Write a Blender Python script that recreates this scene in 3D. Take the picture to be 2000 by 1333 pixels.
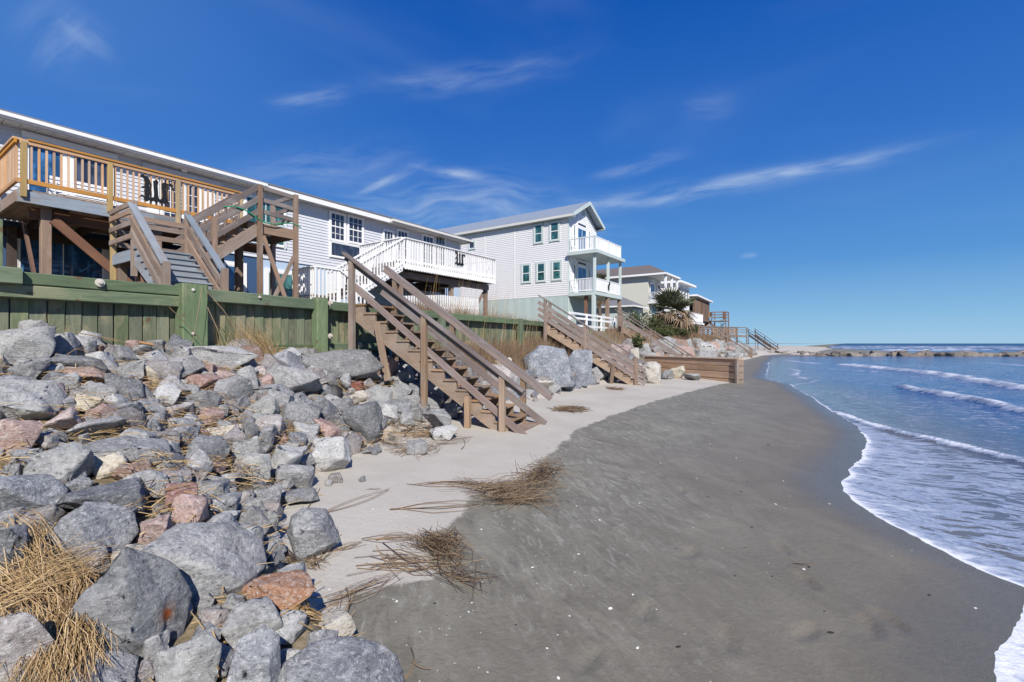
import bpy, math, random
import numpy as np
from mathutils import Matrix, Vector, noise as mnoise
random.seed(7); RNG = np.random.default_rng(7)
sc = bpy.context.scene
for o in list(bpy.data.objects): bpy.data.objects.remove(o)

# ------------------------------------------------------------------ camera
FOC = 940.0; YAW = math.radians(34.7); CH = 1.6
cam_d = bpy.data.cameras.new('camera'); cam = bpy.data.objects.new('camera', cam_d)
sc.collection.objects.link(cam); sc.camera = cam
cam_d.sensor_width = 36; cam_d.lens = 36*FOC/2000; cam_d.shift_y = 4.5/2000
cam_d.clip_start = .05; cam_d.clip_end = 20000
cam.location = (0, 0, CH); cam.rotation_euler = (math.pi/2, 0, YAW)
sc.render.resolution_x = 1024; sc.render.resolution_y = 682

# ------------------------------------------------------------------ light
SUN_AZ = math.radians(-42); SUN_EL = math.radians(38)      # azimuth measured from +X
sd = Vector((math.cos(SUN_AZ)*math.cos(SUN_EL), math.sin(SUN_AZ)*math.cos(SUN_EL), math.sin(SUN_EL)))
sun_d = bpy.data.lights.new('sun', 'SUN'); sun = bpy.data.objects.new('sun', sun_d)
sc.collection.objects.link(sun); sun_d.energy = 5.0; sun_d.angle = math.radians(.5); sun_d.color = (1, .95, .87)
sun.rotation_euler = sd.to_track_quat('Z', 'Y').to_euler(); sun.location = (20, -20, 30)
sc.view_settings.view_transform = 'Standard'; sc.view_settings.look = 'None'
sc.view_settings.gamma = 1; sc.view_settings.use_curve_mapping = False
sc.view_settings.exposure = 0.22

class NT:
    """small helper for writing node trees"""
    def __init__(s, tree): s.t = tree; s.n = tree.nodes; s.l = tree.links
    def node(s, typ, **kw):
        n = s.n.new(typ)
        for k, v in kw.items(): setattr(n, k, v)
        return n
    def put(s, sock, v):
        if hasattr(v, 'node'): s.l.new(v, sock)
        elif isinstance(v, (tuple, list)):
            if len(v) == 3 and sock.type == 'RGBA': v = (*v, 1)
            sock.default_value = v
        else: sock.default_value = v
    def math(s, op, a, b=None, c=None, clamp=False):
        n = s.node('ShaderNodeMath', operation=op, use_clamp=clamp); s.put(n.inputs[0], a)
        if b is not None: s.put(n.inputs[1], b)
        if c is not None: s.put(n.inputs[2], c)
        return n.outputs[0]
    def mix(s, f, a, b, mode='MIX'):
        n = s.node('ShaderNodeMix', data_type='RGBA', blend_type=mode)
        s.put(n.inputs[0], f); s.put(n.inputs[6], a); s.put(n.inputs[7], b); return n.outputs[2]
    def ramp(s, f, stops, interp='LINEAR'):
        n = s.node('ShaderNodeValToRGB'); cr = n.color_ramp; cr.interpolation = interp
        while len(cr.elements) < len(stops): cr.elements.new(.5)
        for e, (p, c) in zip(cr.elements, stops):
            e.position = p; e.color = (*c, 1) if isinstance(c, tuple) else (c, c, c, 1)
        s.put(n.inputs[0], f); return n.outputs[0]
    def noise(s, vec, scale, detail=4, rough=.55, dist=0, dim='3D'):
        n = s.node('ShaderNodeTexNoise', noise_dimensions=dim)
        if vec is not None: s.put(n.inputs['Vector'], vec)
        n.inputs['Scale'].default_value = scale; n.inputs['Detail'].default_value = detail
        n.inputs['Roughness'].default_value = rough; n.inputs['Distortion'].default_value = dist
        return n.outputs['Fac']
    def voro(s, vec, scale, feature='F1', out='Distance'):
        n = s.node('ShaderNodeTexVoronoi', feature=feature); s.put(n.inputs['Vector'], vec)
        n.inputs['Scale'].default_value = scale; return n.outputs[out]
    def mapr(s, v, a, b, c=0, d=1, smooth=True):
        n = s.node('ShaderNodeMapRange', interpolation_type='SMOOTHSTEP' if smooth else 'LINEAR'); s.put(n.inputs[0], v)
        for i, q in enumerate((a, b, c, d)): s.put(n.inputs[1+i], q)
        return n.outputs[0]
    def vmul(s, v, k):
        n = s.node('ShaderNodeVectorMath', operation='MULTIPLY'); s.put(n.inputs[0], v); s.put(n.inputs[1], k); return n.outputs[0]
    def vadd(s, v, k):
        n = s.node('ShaderNodeVectorMath', operation='ADD'); s.put(n.inputs[0], v); s.put(n.inputs[1], k); return n.outputs[0]
    def bump(s, h, strength, dist):
        n = s.node('ShaderNodeBump'); s.put(n.inputs['Height'], h); n.inputs['Strength'].default_value = strength
        n.inputs['Distance'].default_value = dist; return n.outputs[0]
    def pos(s): return s.node('ShaderNodeNewGeometry').outputs['Position']
    def objc(s): return s.node('ShaderNodeTexCoord').outputs['Object']
    def rand(s): return s.node('ShaderNodeObjectInfo').outputs['Random']
    def attr(s, name): return s.node('ShaderNodeAttribute', attribute_name=name).outputs['Fac']

def new_mat(name):
    m = bpy.data.materials.new(name); m.use_nodes = True
    t = NT(m.node_tree); b = m.node_tree.nodes['Principled BSDF']
    return m, t, b

# ------------------------------------------------------------------ sky
world = bpy.data.worlds.new('World'); sc.world = world; world.use_nodes = True
w = NT(world.node_tree); w.n.clear()
wout = w.node('ShaderNodeOutputWorld'); bg = w.node('ShaderNodeBackground')
sky = w.node('ShaderNodeTexSky', sky_type='NISHITA'); sky.sun_disc = False
sky.sun_elevation = SUN_EL; sky.sun_rotation = math.pi/2 - SUN_AZ
sky.altitude = 0; sky.air_density = 1.0; sky.dust_density = .15; sky.ozone_density = 3.0
hs = w.node('ShaderNodeHueSaturation'); hs.inputs['Saturation'].default_value = 1.35; hs.inputs['Value'].default_value = .92
w.put(hs.inputs['Color'], sky.outputs[0])
tcw = w.node('ShaderNodeTexCoord').outputs['Generated']
sx = w.node('ShaderNodeSeparateXYZ'); w.put(sx.inputs[0], tcw)
# azimuth (degrees right of +Y) and elevation (degrees) of the view direction
az = w.math('MULTIPLY', w.math('ARCTAN2', sx.outputs[0], sx.outputs[1]), 57.29578)
el = w.math('MULTIPLY', w.math('ARCSINE', sx.outputs[2]), 57.29578)
cmb = w.node('ShaderNodeCombineXYZ'); w.put(cmb.inputs[0], az); w.put(cmb.inputs[1], el)
def azel(px, py):
    u = (px-1000)/FOC; v = (671-py)/FOC
    a = math.degrees(math.atan(u)) - math.degrees(YAW); e = math.degrees(math.atan(v/math.hypot(1, u)))
    return a, e
def streak(p0, p1, width, amp):
    a0, e0 = azel(*p0); a1, e1 = azel(*p1); L = math.hypot(a1-a0, e1-e0)/2; th = math.atan2(e1-e0, a1-a0)
    c, s_ = math.cos(th), math.sin(th); am, em = (a0+a1)/2, (e0+e1)/2
    da = w.math('SUBTRACT', az, am); de = w.math('SUBTRACT', el, em)
    u = w.math('MULTIPLY_ADD', da, c/L, w.math('MULTIPLY', de, s_/L))
    v = w.math('MULTIPLY_ADD', da, -s_/width, w.math('MULTIPLY', de, c/width))
    wob = w.math('MULTIPLY_ADD', w.noise(cmb.outputs[0], .10, 1), 1.6, -.8)
    v = w.math('ADD', v, wob)
    r = w.math('ADD', w.math('POWER', w.math('ABSOLUTE', u), 3.0), w.math('MULTIPLY', v, v))
    g = w.math('EXPONENT', w.math('MULTIPLY', r, -1.6))
    # fibres run along the streak
    cv = w.node('ShaderNodeCombineXYZ'); w.put(cv.inputs[0], w.math('MULTIPLY', u, L*.10)); w.put(cv.inputs[1], w.math('MULTIPLY', v, width*.55))
    cv.inputs[2].default_value = am
    f = w.mapr(w.noise(cv.outputs[0], 1.5, 6, .55, .15), .25, .8)
    return w.math('MULTIPLY', w.math('MULTIPLY', g, f), amp)
mask = None
for a in [((1080, 400), (1560, 345), 1.15, .62), ((1400, 360), (1815, 285), .75, .62), ((690, 378), (825, 320), .55, .75), ((810, 322), (945, 350), .75, .75),
          ((430, 340), (800, 305), 1.9, .30), ((530, 205), (680, 185), 1.0, .38), ((700, 165), (1120, 118), 1.5, .26), ((60, 120), (170, 30), 2.2, .24), ((110, 30), (230, 110), 1.4, .2),
          ((1150, 345), (1330, 305), .7, .40), ((640, 400), (1150, 395), 3.4, .42), ((900, 430), (1240, 460), 2.2, .26), ((1330, 215), (1440, 190), 1.6, .14), ((1445, 500), (1480, 497), .28, .4)]:
    s_ = streak(*a); mask = s_ if mask is None else w.math('ADD', mask, s_)
veil = w.math('MULTIPLY', w.mapr(w.noise(w.vmul(cmb.outputs[0], (.02, .07, 1)), 1.2, 4, .5, .6), .48, .8), .08)
mask = w.math('MINIMUM', w.math('ADD', mask, veil), .8)
grad = w.ramp(w.math('DIVIDE', w.math('MAXIMUM', el, 0), 60), [(0, (.40, .68, .93)), (.05, (.27, .56, .88)), (.14, (.115, .355, .79)), (.32, (.042, .20, .67)), (.62, (.003, .098, .50)), (1, (.003, .06, .36))])
lf = w.math('MULTIPLY', w.mapr(az, -42, -85), w.mapr(el, 8, 30)); grad = w.mix(w.math('MULTIPLY', lf, .45), grad, (.14, .34, .78))
base = w.mix(.95, hs.outputs[0], w.vmul(grad, (9.9, 9.9, 9.9)))
skyc = w.mix(mask, base, (6.4, 7.8, 9.7))
w.put(bg.inputs['Color'], skyc); bg.inputs['Strength'].default_value = .075
w.l.new(bg.outputs[0], wout.inputs[0])

# ------------------------------------------------------------------ view maths (turn photo measurements into places)
SA, CA = math.sin(YAW), math.cos(YAW)
def rdir(px, py):
    u = (px-1000)/FOC; v = (671-py)/FOC
    return np.array([u*CA-SA, u*SA+CA, v])
def onX(px, py, X): d = rdir(px, py); k = X/d[0]; return Vector((X, d[1]*k, CH+d[2]*k))
def onY(px, py, Y): d = rdir(px, py); k = Y/d[1]; return Vector((d[0]*k, Y, CH+d[2]*k))
def onZ(px, py, Z): d = rdir(px, py); k = (Z-CH)/d[2]; return Vector((d[0]*k, d[1]*k, Z))
def atd(px, py, D): d = rdir(px, py); return Vector((d[0]*D, d[1]*D, CH+d[2]*D))
def depth(p): return -p[0]*SA + p[1]*CA

# ------------------------------------------------------------------ ground shape
def I(y, t): return np.interp(y, [a for a, b in t], [b for a, b in t])
T_TOE = [(-30, -1.0), (-2, -1.0), (1.45, -1.65), (1.9, -3.3), (2.6, -4.5), (3.5, -5.1), (5, -5.9), (7, -6.3), (12, -6.9), (21, -7.9), (30, -8.6), (64, -9.5), (76, -10), (90, -9.5), (105, -9), (400, -18)]
T_TOP = [(-30, -7.75), (0, -7.8), (6, -8.3), (13.3, -9.1), (20, -10.6), (30, -11.6), (64, -13), (80, -14), (400, -26)]
T_XW = [(-30, 1.2), (0, .9), (5, .6), (12, .25), (17, -.6), (25, -2.1), (30, -3.4), (65, -7.1), (76, -8), (86, 2), (105, 12), (140, 8), (200, -4), (400, -10)]
T_EDGE = [(-30, .6), (0, .6), (2.6, .56), (3.1, .68), (3.5, .64), (3.9, .69), (4.5, .93), (4.9, 1.04), (5.1, 1.1), (5.26, .86), (5.68, .57), (6.2, .22), (6.6, .05), (7.07, -.07), (7.5, -.06), (7.94, 0.02), (8.3, .0), (9.07, .13), (10.5, .27), (11.7, .29),
          (13, .12), (14.2, -.1), (16.9, -.6), (19, -.95), (20.9, -1.44), (24.6, -2.07), (26, -3.0), (28.2, -3.57), (33, -4.0), (38.8, -4.6), (50, -5.9), (65.6, -7.1), (76, -8.5), (86, 2), (105, 12), (140, 8), (200, -4), (400, -10), (9000, -10)]
T_WET = [(-30, -2.0), (0, -2.0), (1.5, -2.35), (1.77, -2.5), (2.0, -2.66), (2.31, -2.56), (2.48, -2.38), (2.7, -2.6), (2.9, -2.9), (3.47, -3.03), (3.95, -3.25), (4.25, -3.0), (4.55, -3.08), (5.7, -3.46), (8.0, -4.05), (9.7, -4.2), (13.1, -4.3), (15.5, -4.3), (20.2, -4.2), (22.1, -4.0), (30, -5.6), (48, -8), (76, -9.6), (90, -4), (110, -2), (400, -12)]
NZ = RNG.random((64, 64))
def vnoise(x, y, f):
    x = np.asarray(x)*f; y = np.asarray(y)*f; xi = np.floor(x).astype(int); yi = np.floor(y).astype(int)
    fx = x-xi; fy = y-yi; fx = fx*fx*(3-2*fx); fy = fy*fy*(3-2*fy)
    g = lambda i, j: NZ[i % 64, j % 64]
    return (g(xi, yi)*(1-fx)+g(xi+1, yi)*fx)*(1-fy)+(g(xi, yi+1)*(1-fx)+g(xi+1, yi+1)*fx)*fy - .5
FOOT = [(1575, 1135, 30, .06), (1575, 1235, -20, .05), (1700, 1225, 10, .05), (1525, 1070, 30, .04), (1260, 1195, 5, .05), (1420, 1250, 20, .05), (1150, 1290, 0, .05), (1740, 1215, 40, .05), (1330, 960, 20, .05), (1350, 1080, 0, .05)]
FOOTP = []
def ground(x, y, fine=False):
    x = np.asarray(x, float); y = np.asarray(y, float)
    toe = I(y, T_TOE); top = I(y, T_TOP); xw = I(y, T_XW)
    zt = -.2 + .05*(xw-toe)
    beach = -.2 + .05*(xw-x); beach = np.maximum(beach, -.9 - .0*x)
    ht = np.where(y < 13.3, 1.42+.16*np.clip((4-y)/2, 0, 1), 1.42+.0*y) + np.clip((y-13.3)/6, 0, 1)*.75 - np.clip((y-70)/16, 0, 1)*1.7
    ht = np.where(y > 4.5, ht - .15*np.clip((y-4.5)/2, 0, 1)*np.clip((14-y)/3, 0, 1), ht)
    t = np.clip((toe-x)/np.maximum(toe-top, .1), 0, 1)
    slope = zt + (ht-zt)*(t**.92)
    yard = np.where(x < top-.35, np.where(y < 86, 2.33, ht), ht+0*x)
    z = np.where(x > toe, beach, np.where(x < top-.35, yard, slope))
    z = z + .05*vnoise(x, y, .35) * np.clip((30-np.abs(y))/30, .3, 1) * np.where(x < top-.35, .3, 1) + np.where(x < toe, .10, .012)*vnoise(x, y, 1.3)*np.where(x < top-.35, .2, 1)
    if fine:
        z = z + .004*vnoise(x, y, 9) + .006*vnoise(x, y*.6, 4)*(x > toe)
        for (fx, fy, a, dp) in FOOTP:
            c, s_ = math.cos(a), math.sin(a); dx = x-fx; dy = y-fy; u = (dx*c+dy*s_)/.13; v = (-dx*s_+dy*c)/.048
            r = u*u+v*v; z = z - dp*np.exp(-r**2*.8)*.6 + dp*.22*np.exp(-((np.sqrt(r)-1.35)/.25)**2)
    return z
def hit(px, py):
    d = rdir(px, py); prev = .6
    ts = np.concatenate([np.arange(.6, 30, .02), np.arange(30, 200, .2)])
    P = d[None, :]*ts[:, None]; below = (CH+P[:, 2]) < ground(P[:, 0], P[:, 1])
    k = np.argmax(below) if below.any() else len(ts)-1
    return Vector((P[k, 0], P[k, 1], CH+P[k, 2]))
for (fx, fy, a, dp) in FOOT:
    p = hit(fx, fy); FOOTP.append((p.x, p.y, math.radians(90+a), dp*.55))

# ------------------------------------------------------------------ object helpers
COL = sc.collection; WM = {}
def link(o, parent=None, M=None):
    COL.objects.link(o); M = M or Matrix.Identity(4)
    WM[o] = M.copy(); o.parent = parent
    o.matrix_basis = (WM[parent].inverted() @ M) if parent else M
    return o
def meta(o, label=None, cat=None, group=None, kind=None):
    if label: o['label'] = label
    if cat: o['category'] = cat
    if group: o['group'] = group
    if kind: o['kind'] = kind
    return o
def thing(name, loc, label, cat, group=None):
    o = bpy.data.objects.new(name, None); o.empty_display_size = .2
    link(o, None, Matrix.Translation(loc)); return meta(o, label, cat, group)
def mesh_from(name, V, F, mat, smooth=False):
    me = bpy.data.meshes.new(name); me.from_pydata([tuple(v) for v in V], [], F)
    if mat: me.materials.append(mat)
    if smooth: me.polygons.foreach_set('use_smooth', [True]*len(me.polygons))
    me.update(); return me
def obj(name, me, parent=None, M=None): return link(bpy.data.objects.new(name, me), parent, M)
class MB:
    def __init__(s): s.V = []; s.F = []
    def add(s, V, F): k = len(s.V); s.V += [tuple(v) for v in V]; s.F += [tuple(i+k for i in f) for f in F]; return s
    def box(s, x0, x1, y0, y1, z0, z1):
        V = [(x, y, z) for x in (x0, x1) for y in (y0, y1) for z in (z0, z1)]
        return s.add(V, BF)
    def bar(s, p0, p1, wd, ht, up=(0, 0, 1)):
        M, L = frame(p0, p1, up); V = [M @ Vector((x, y, z)) for x in (0, L) for y in (-wd/2, wd/2) for z in (-ht/2, ht/2)]
        return s.add(V, BF)
    def quad(s, a, b, c, d): return s.add([a, b, c, d], [(0, 1, 2, 3)])
    def build(s, name, mat, parent=None, smooth=False): return obj(name, mesh_from(name, s.V, s.F, mat, smooth), parent)
BF = [(0, 1, 3, 2), (4, 6, 7, 5), (0, 4, 5, 1), (2, 3, 7, 6), (0, 2, 6, 4), (1, 5, 7, 3)]
def frame(p0, p1, up=(0, 0, 1)):
    p0 = Vector(p0); p1 = Vector(p1); x = p1-p0; L = x.length; x.normalize(); up = Vector(up)
    if abs(x.dot(up)) > .98: up = Vector((1, 0, 0))
    y = up.cross(x).normalized(); z = x.cross(y)
    M = Matrix.Identity(4)
    for i in range(3): M[i][0] = x[i]; M[i][1] = y[i]; M[i][2] = z[i]; M[i][3] = p0[i]
    return M, L
BOXC = {}
def cbox(L, wd, ht, mat, ch):
    key = (round(L, 2 if ch > 0 else 3), round(wd, 3), round(ht, 3), mat.name, ch)
    if key in BOXC: return BOXC[key]
    if ch <= 0:
        V = [(x, y, z) for x in (0, L) for y in (-wd/2, wd/2) for z in (-ht/2, ht/2)]; F = BF
    else:   # bar with its four long edges chamfered
        a, b = wd/2, ht/2; c = min(ch, a*.6, b*.6)
        ring = [(-a+c, -b), (a-c, -b), (a, -b+c), (a, b-c), (a-c, b), (-a+c, b), (-a, b-c), (-a, -b+c)]
        V = [(x, y, z) for x in (0, L) for y, z in ring]
        F = [tuple(range(7, -1, -1)), tuple(range(8, 16))] + [(i, (i+1) % 8, (i+1) % 8+8, i+8) for i in range(8)]
    BOXC[key] = mesh_from('board', V, F, mat); return BOXC[key]
BR = random.Random(2)
def board(name, parent, p0, p1, wd, ht, mat, up=(0, 0, 1), ch=.004, roll=0):
    if ch > 0: p0 = Vector(p0)+Vector([BR.uniform(-.003, .003) for _ in range(3)]); p1 = Vector(p1)+Vector([BR.uniform(-.004, .004) for _ in range(3)]); roll = roll+BR.uniform(-.012, .012)
    M, L = frame(p0, p1, up)
    if roll: M = M @ Matrix.Rotation(roll, 4, 'X')
    return obj(name, cbox(L, wd, ht, mat, ch), parent, M)
def lathe(prof, n, axis='Z'):
    V = []; F = []
    for r, z in prof:
        for i in range(n): a = 2*math.pi*i/n; V.append((r*math.cos(a), r*math.sin(a), z))
    for k in range(len(prof)-1):
        for i in range(n): j = (i+1) % n; F.append((k*n+i, k*n+j, k*n+n+j, k*n+n+i))
    F.append(tuple(range(n-1, -1, -1))); F.append(tuple((len(prof)-1)*n+i for i in range(n)))
    return V, F
def tube(MBo, pts, r0, r1, n=3):
    pts = [Vector(p) for p in pts]; k0 = len(MBo.V); m = len(pts)
    for i, p in enumerate(pts):
        t = (pts[min(i+1, m-1)]-pts[max(i-1, 0)]).normalized(); a = t.cross(Vector((.13, .2, 1))).normalized()
        if a.length < .5: a = Vector((1, 0, 0))
        b = t.cross(a); r = r0+(r1-r0)*i/(m-1)
        for j in range(n): an = 2*math.pi*j/n; MBo.V.append(tuple(p+a*r*math.cos(an)+b*r*math.sin(an)))
    for i in range(m-1):
        for j in range(n): jj = (j+1) % n; MBo.F.append((k0+i*n+j, k0+i*n+jj, k0+i*n+n+jj, k0+i*n+n+j))

# ------------------------------------------------------------------ materials
def wood(name, c1, c2, dark, rough=.8, grain=22, knots=0, patch=None, patchamt=0):
    m, t, b = new_mat(name); oc = t.objc(); rn = t.rand()
    off = t.node('ShaderNodeCombineXYZ'); t.put(off.inputs[0], t.math('MULTIPLY', rn, 57)); t.put(off.inputs[1], t.math('MULTIPLY', rn, 91)); t.put(off.inputs[2], t.math('MULTIPLY', rn, 33))
    v = t.vadd(oc, off.outputs[0])
    g = t.noise(t.vmul(v, (1.3, grain, grain)), 1, 5, .6, 1.2)
    g2 = t.noise(t.vmul(v, (5, grain*5, grain*5)), 1, 3, .6)
    big = t.noise(t.vmul(v, (.9, 3, 3)), 1, 3)
    col = t.mix(t.mapr(g, .3, .72), c1, c2)
    col = t.mix(t.mapr(big, .38, .68, 0, .55), col, t.mix(.5, c2, dark))
    col = t.mix(t.math('MULTIPLY', t.mapr(g2, .56, .74), .65), col, dark)
    # board to board difference
    hsv = t.node('ShaderNodeHueSaturation'); t.put(hsv.inputs['Value'], t.mapr(rn, 0, 1, .78, 1.2, False)); t.put(hsv.inputs['Color'], col)
    t.put(hsv.inputs['Saturation'], t.mapr(t.math('FRACT', t.math('MULTIPLY', rn, 7.3)), 0, 1, .75, 1.2, False)); col = hsv.outputs[0]
    if patch: col = t.mix(t.math('MULTIPLY', t.mapr(t.noise(t.vmul(v, (1.1, 2.5, 2.5)), 1.3, 5, .65), .5, .66), patchamt), col, patch)
    if knots:
        k = t.voro(t.vmul(v, (3.2, 6, 6)), 1.0); kr = t.noise(v, 9, 2)
        col = t.mix(t.math('MULTIPLY', t.mapr(k, .10, .22, 1, 0), t.mapr(kr, .4, .6, 0, knots)), col, (.13, .065, .03))
    t.put(b.inputs['Base Color'], col); b.inputs['Roughness'].default_value = rough; b.inputs['Specular IOR Level'].default_value = .25
    t.put(b.inputs['Normal'], t.bump(t.math('ADD', g, t.math('MULTIPLY', g2, .6)), .45, .006))
    return m
def paint(name, c, rough=.55, dirt=(.3, .28, .25), amt=.25, scale=1.2, bump=.02, var=.06):
    m, t, b = new_mat(name); p = t.pos(); rn = t.rand()
    n1 = t.noise(p, scale, 5, .6); n2 = t.noise(p, 14, 4, .6); st = t.noise(t.vmul(p, (7, 7, .5)), 1, 4, .6)
    col = t.mix(t.math('MULTIPLY', t.mapr(n1, .45, .8), amt), c, dirt)
    col = t.mix(t.math('MULTIPLY', t.mapr(st, .55, .8), amt*.8), col, dirt)
    col = t.mix(t.math('MULTIPLY', t.mapr(n2, .62, .75), amt*.6), col, dirt)
    hsv = t.node('ShaderNodeHueSaturation'); t.put(hsv.inputs['Value'], t.mapr(rn, 0, 1, 1-var, 1+var, False)); t.put(hsv.inputs['Color'], col)
    t.put(b.inputs['Base Color'], hsv.outputs[0]); b.inputs['Roughness'].default_value = rough; b.inputs['Specular IOR Level'].default_value = .3
    t.put(b.inputs['Normal'], t.bump(n2, .3, bump*.1)); return m
def rock(name, c1, c2, vein=(.52, .52, .52), veinamt=.55, stain=None):
    m, t, b = new_mat(name); p = t.pos(); rn = t.rand()
    off = t.node('ShaderNodeCombineXYZ')
    for i, k in enumerate((31, 17, 53)): t.put(off.inputs[i], t.math('MULTIPLY', rn, k))
    v = t.vadd(p, off.outputs[0])
    n1 = t.noise(v, 3.0, 5, .6, .5); n2 = t.noise(v, 48, 6, .78); n3 = t.noise(t.vmul(v, (1, 1, 2.4)), 17, 6, .75, 1.0)
    col = t.mix(t.mapr(n1, .3, .7), c1, c2)
    col = t.mix(t.mapr(n3, .50, .66, 0, .72), col, t.mix(.55, c2, (.66, .66, .66)))
    col = t.mix(t.mapr(n3, .47, .33, 0, .78), col, t.mix(.6, c1, (.03, .03, .04)))
    n4 = t.noise(v, 6.5, 6, .7, .4); col = t.mix(t.mapr(n4, .50, .36, 0, .45), col, t.mix(.5, c1, (.05, .05, .06))); col = t.mix(t.mapr(n4, .56, .70, 0, .4), col, (.52, .51, .49))
    col = t.mix(t.mapr(n2, .55, .64, 0, .72), col, (.60, .61, .62))
    col = t.mix(t.mapr(n2, .45, .35, 0, .75), col, (.045, .047, .055))
    wv = t.noise(v, 1.7, 5, .62, 1.6); ve = t.mapr(t.math('ABSOLUTE', t.math('SUBTRACT', wv, .5)), 0, .013, 1, 0)
    ve2 = t.mapr(t.math('ABSOLUTE', t.math('SUBTRACT', t.noise(v, 5.5, 4, .6, 1.2), .52)), 0, .014, .5, 0)
    col = t.mix(t.math('MULTIPLY', t.math('MAXIMUM', ve, ve2), t.math('MULTIPLY', t.mapr(n1, .42, .6), veinamt)), col, vein)
    hsv = t.node('ShaderNodeHueSaturation'); t.put(hsv.inputs['Value'], t.mapr(rn, 0, 1, .72, 1.22, False)); t.put(hsv.inputs['Color'], col)
    t.put(hsv.inputs['Saturation'], t.mapr(t.math('FRACT', t.math('MULTIPLY', rn, 9.1)), 0, 1, .6, 1.25, False)); col = hsv.outputs[0]
    if stain: col = t.mix(t.math('MULTIPLY', t.mapr(t.noise(v, 2.1, 4, .6), .55, .72), .7), col, stain)
    t.put(b.inputs['Base Color'], col); b.inputs['Roughness'].default_value = .85; b.inputs['Specular IOR Level'].default_value = .2
    hgt = t.math('ADD', t.math('ADD', t.math('MULTIPLY', n3, 1.0), t.math('MULTIPLY', n2, .4)), t.math('MULTIPLY', n4, 1.6))
    t.put(b.inputs['Normal'], t.bump(hgt, .7, .035)); return m
def plain(name, c, rough=.6, metal=0, spec=.4):
    m, t, b = new_mat(name); n = t.noise(t.pos(), 11, 4)
    t.put(b.inputs['Base Color'], t.mix(t.mapr(n, .3, .7), tuple(x*.86 for x in c), tuple(min(x*1.1, 1) for x in c)))
    b.inputs['Roughness'].default_value = rough; b.inputs['Metallic'].default_value = metal; b.inputs['Specular IOR Level'].default_value = spec; return m
def leafy(name, a, b_, c):
    m, t, b = new_mat(name); p = t.pos(); n = t.node('ShaderNodeTexWhiteNoise', noise_dimensions='3D')
    g = t.node('ShaderNodeNewGeometry').outputs['Random Per Island']
    col = t.ramp(g, [(0, a), (.5, b_), (1, c)])
    t.put(b.inputs['Base Color'], col); b.inputs['Roughness'].default_value = .75; b.inputs['Specular IOR Level'].default_value = .2; return m
M = {}
M['grey_wood'] = wood('weathered_wood', (.31, .22, .165), (.235, .175, .14), (.08, .055, .042), patch=(.36, .34, .32), patchamt=.35)
M['rail_wood'] = wood('weathered_handrail_wood', (.235, .185, .165), (.185, .15, .14), (.07, .055, .055), patch=(.32, .30, .29), patchamt=.4)
M['tan_wood'] = wood('tan_stair_wood', (.335, .22, .135), (.255, .175, .115), (.10, .06, .04), patch=(.27, .235, .205), patchamt=.6)
M['groin_wood'] = wood('weathered_orange_groin_timber', (.56, .38, .26), (.45, .29, .19), (.13, .08, .05), patch=(.42, .33, .26), patchamt=.5)
M['new_wood'] = wood('new_deck_timber', (.58, .315, .125), (.48, .255, .095), (.30, .15, .06), rough=.65)
M['baluster_wood'] = wood('pale_new_balusters', (.60, .40, .25), (.52, .33, .20), (.33, .2, .12), rough=.7)
M['post_wood'] = wood('yellowish_post_timber', (.46, .34, .18), (.38, .28, .15), (.2, .14, .07), rough=.7)
M['red_wood'] = wood('reddish_deck_timber', (.235, .125, .08), (.18, .10, .07), (.06, .035, .03))
M['green_wood'] = wood('green_treated_timber', (.165, .205, .125), (.105, .145, .085), (.045, .07, .04), knots=.9, grain=13, patch=(.27, .27, .165), patchamt=.7)
M['plank_wood'] = wood('olive_treated_planks', (.19, .205, .13), (.12, .145, .09), (.05, .065, .04), knots=1.0, grain=11, patch=(.30, .26, .165), patchamt=.7)
M['green_wood_dark'] = wood('green_treated_timber_weathered', (.145, .185, .115), (.095, .135, .08), (.04, .065, .035), knots=.8, grain=16, patch=(.22, .25, .15), patchamt=.5)
M['blue_grey_paint'] = wood('worn_blue_grey_paint', (.27, .31, .35), (.22, .25, .29), (.12, .12, .13), patch=(.25, .22, .2), patchamt=.6)
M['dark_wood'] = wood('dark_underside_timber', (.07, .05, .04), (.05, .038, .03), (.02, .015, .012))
M['white'] = paint('white_paint', (.80, .80, .80), dirt=(.48, .46, .42), amt=.3)
M['white_trim'] = paint('white_trim_paint', (.80, .80, .79), dirt=(.55, .53, .5), amt=.15)
M['siding'] = paint('pale_grey_vinyl_siding', (.60, .615, .65), dirt=(.44, .45, .47), amt=.16, var=.0)
M['siding2'] = paint('pale_lilac_siding', (.70, .69, .69), dirt=(.50, .49, .50), amt=.16, var=0)
M['blue_wall'] = paint('pale_blue_stucco', (.45, .56, .70), dirt=(.34, .42, .55), amt=.2)
M['blue_wall_shaded'] = paint('shaded_blue_stucco', (.05, .10, .20), dirt=(.03, .06, .13), amt=.2)  # pale blue stucco with the under-deck shade put into its colour
M['skirt'] = paint('pale_sea_green_boards', (.42, .50, .48), dirt=(.32, .37, .36), amt=.3)
M['sea_trim'] = paint('pale_sea_green_trim', (.50, .57, .55), dirt=(.38, .42, .4), amt=.2)
M['cream'] = paint('cream_wall', (.58, .57, .50), dirt=(.46, .45, .4), amt=.2)
M['shingle'] = paint('grey_shingles', (.17, .175, .19), dirt=(.10, .10, .11), amt=.6, scale=6, rough=.9)
M['shingle_brown'] = paint('brown_grey_shingles', (.15, .13, .125), dirt=(.09, .08, .08), amt=.5, scale=4, rough=.9)
M['metal_roof'] = paint('blue_grey_metal_roof', (.27, .31, .37), dirt=(.2, .23, .28), amt=.3, rough=.45)
M['soffit'] = paint('cream_soffit', (.62, .61, .58), dirt=(.45, .44, .42), amt=.2)
M['brown_board'] = wood('brown_vertical_boards', (.22, .14, .095), (.17, .11, .08), (.07, .045, .035))
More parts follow.
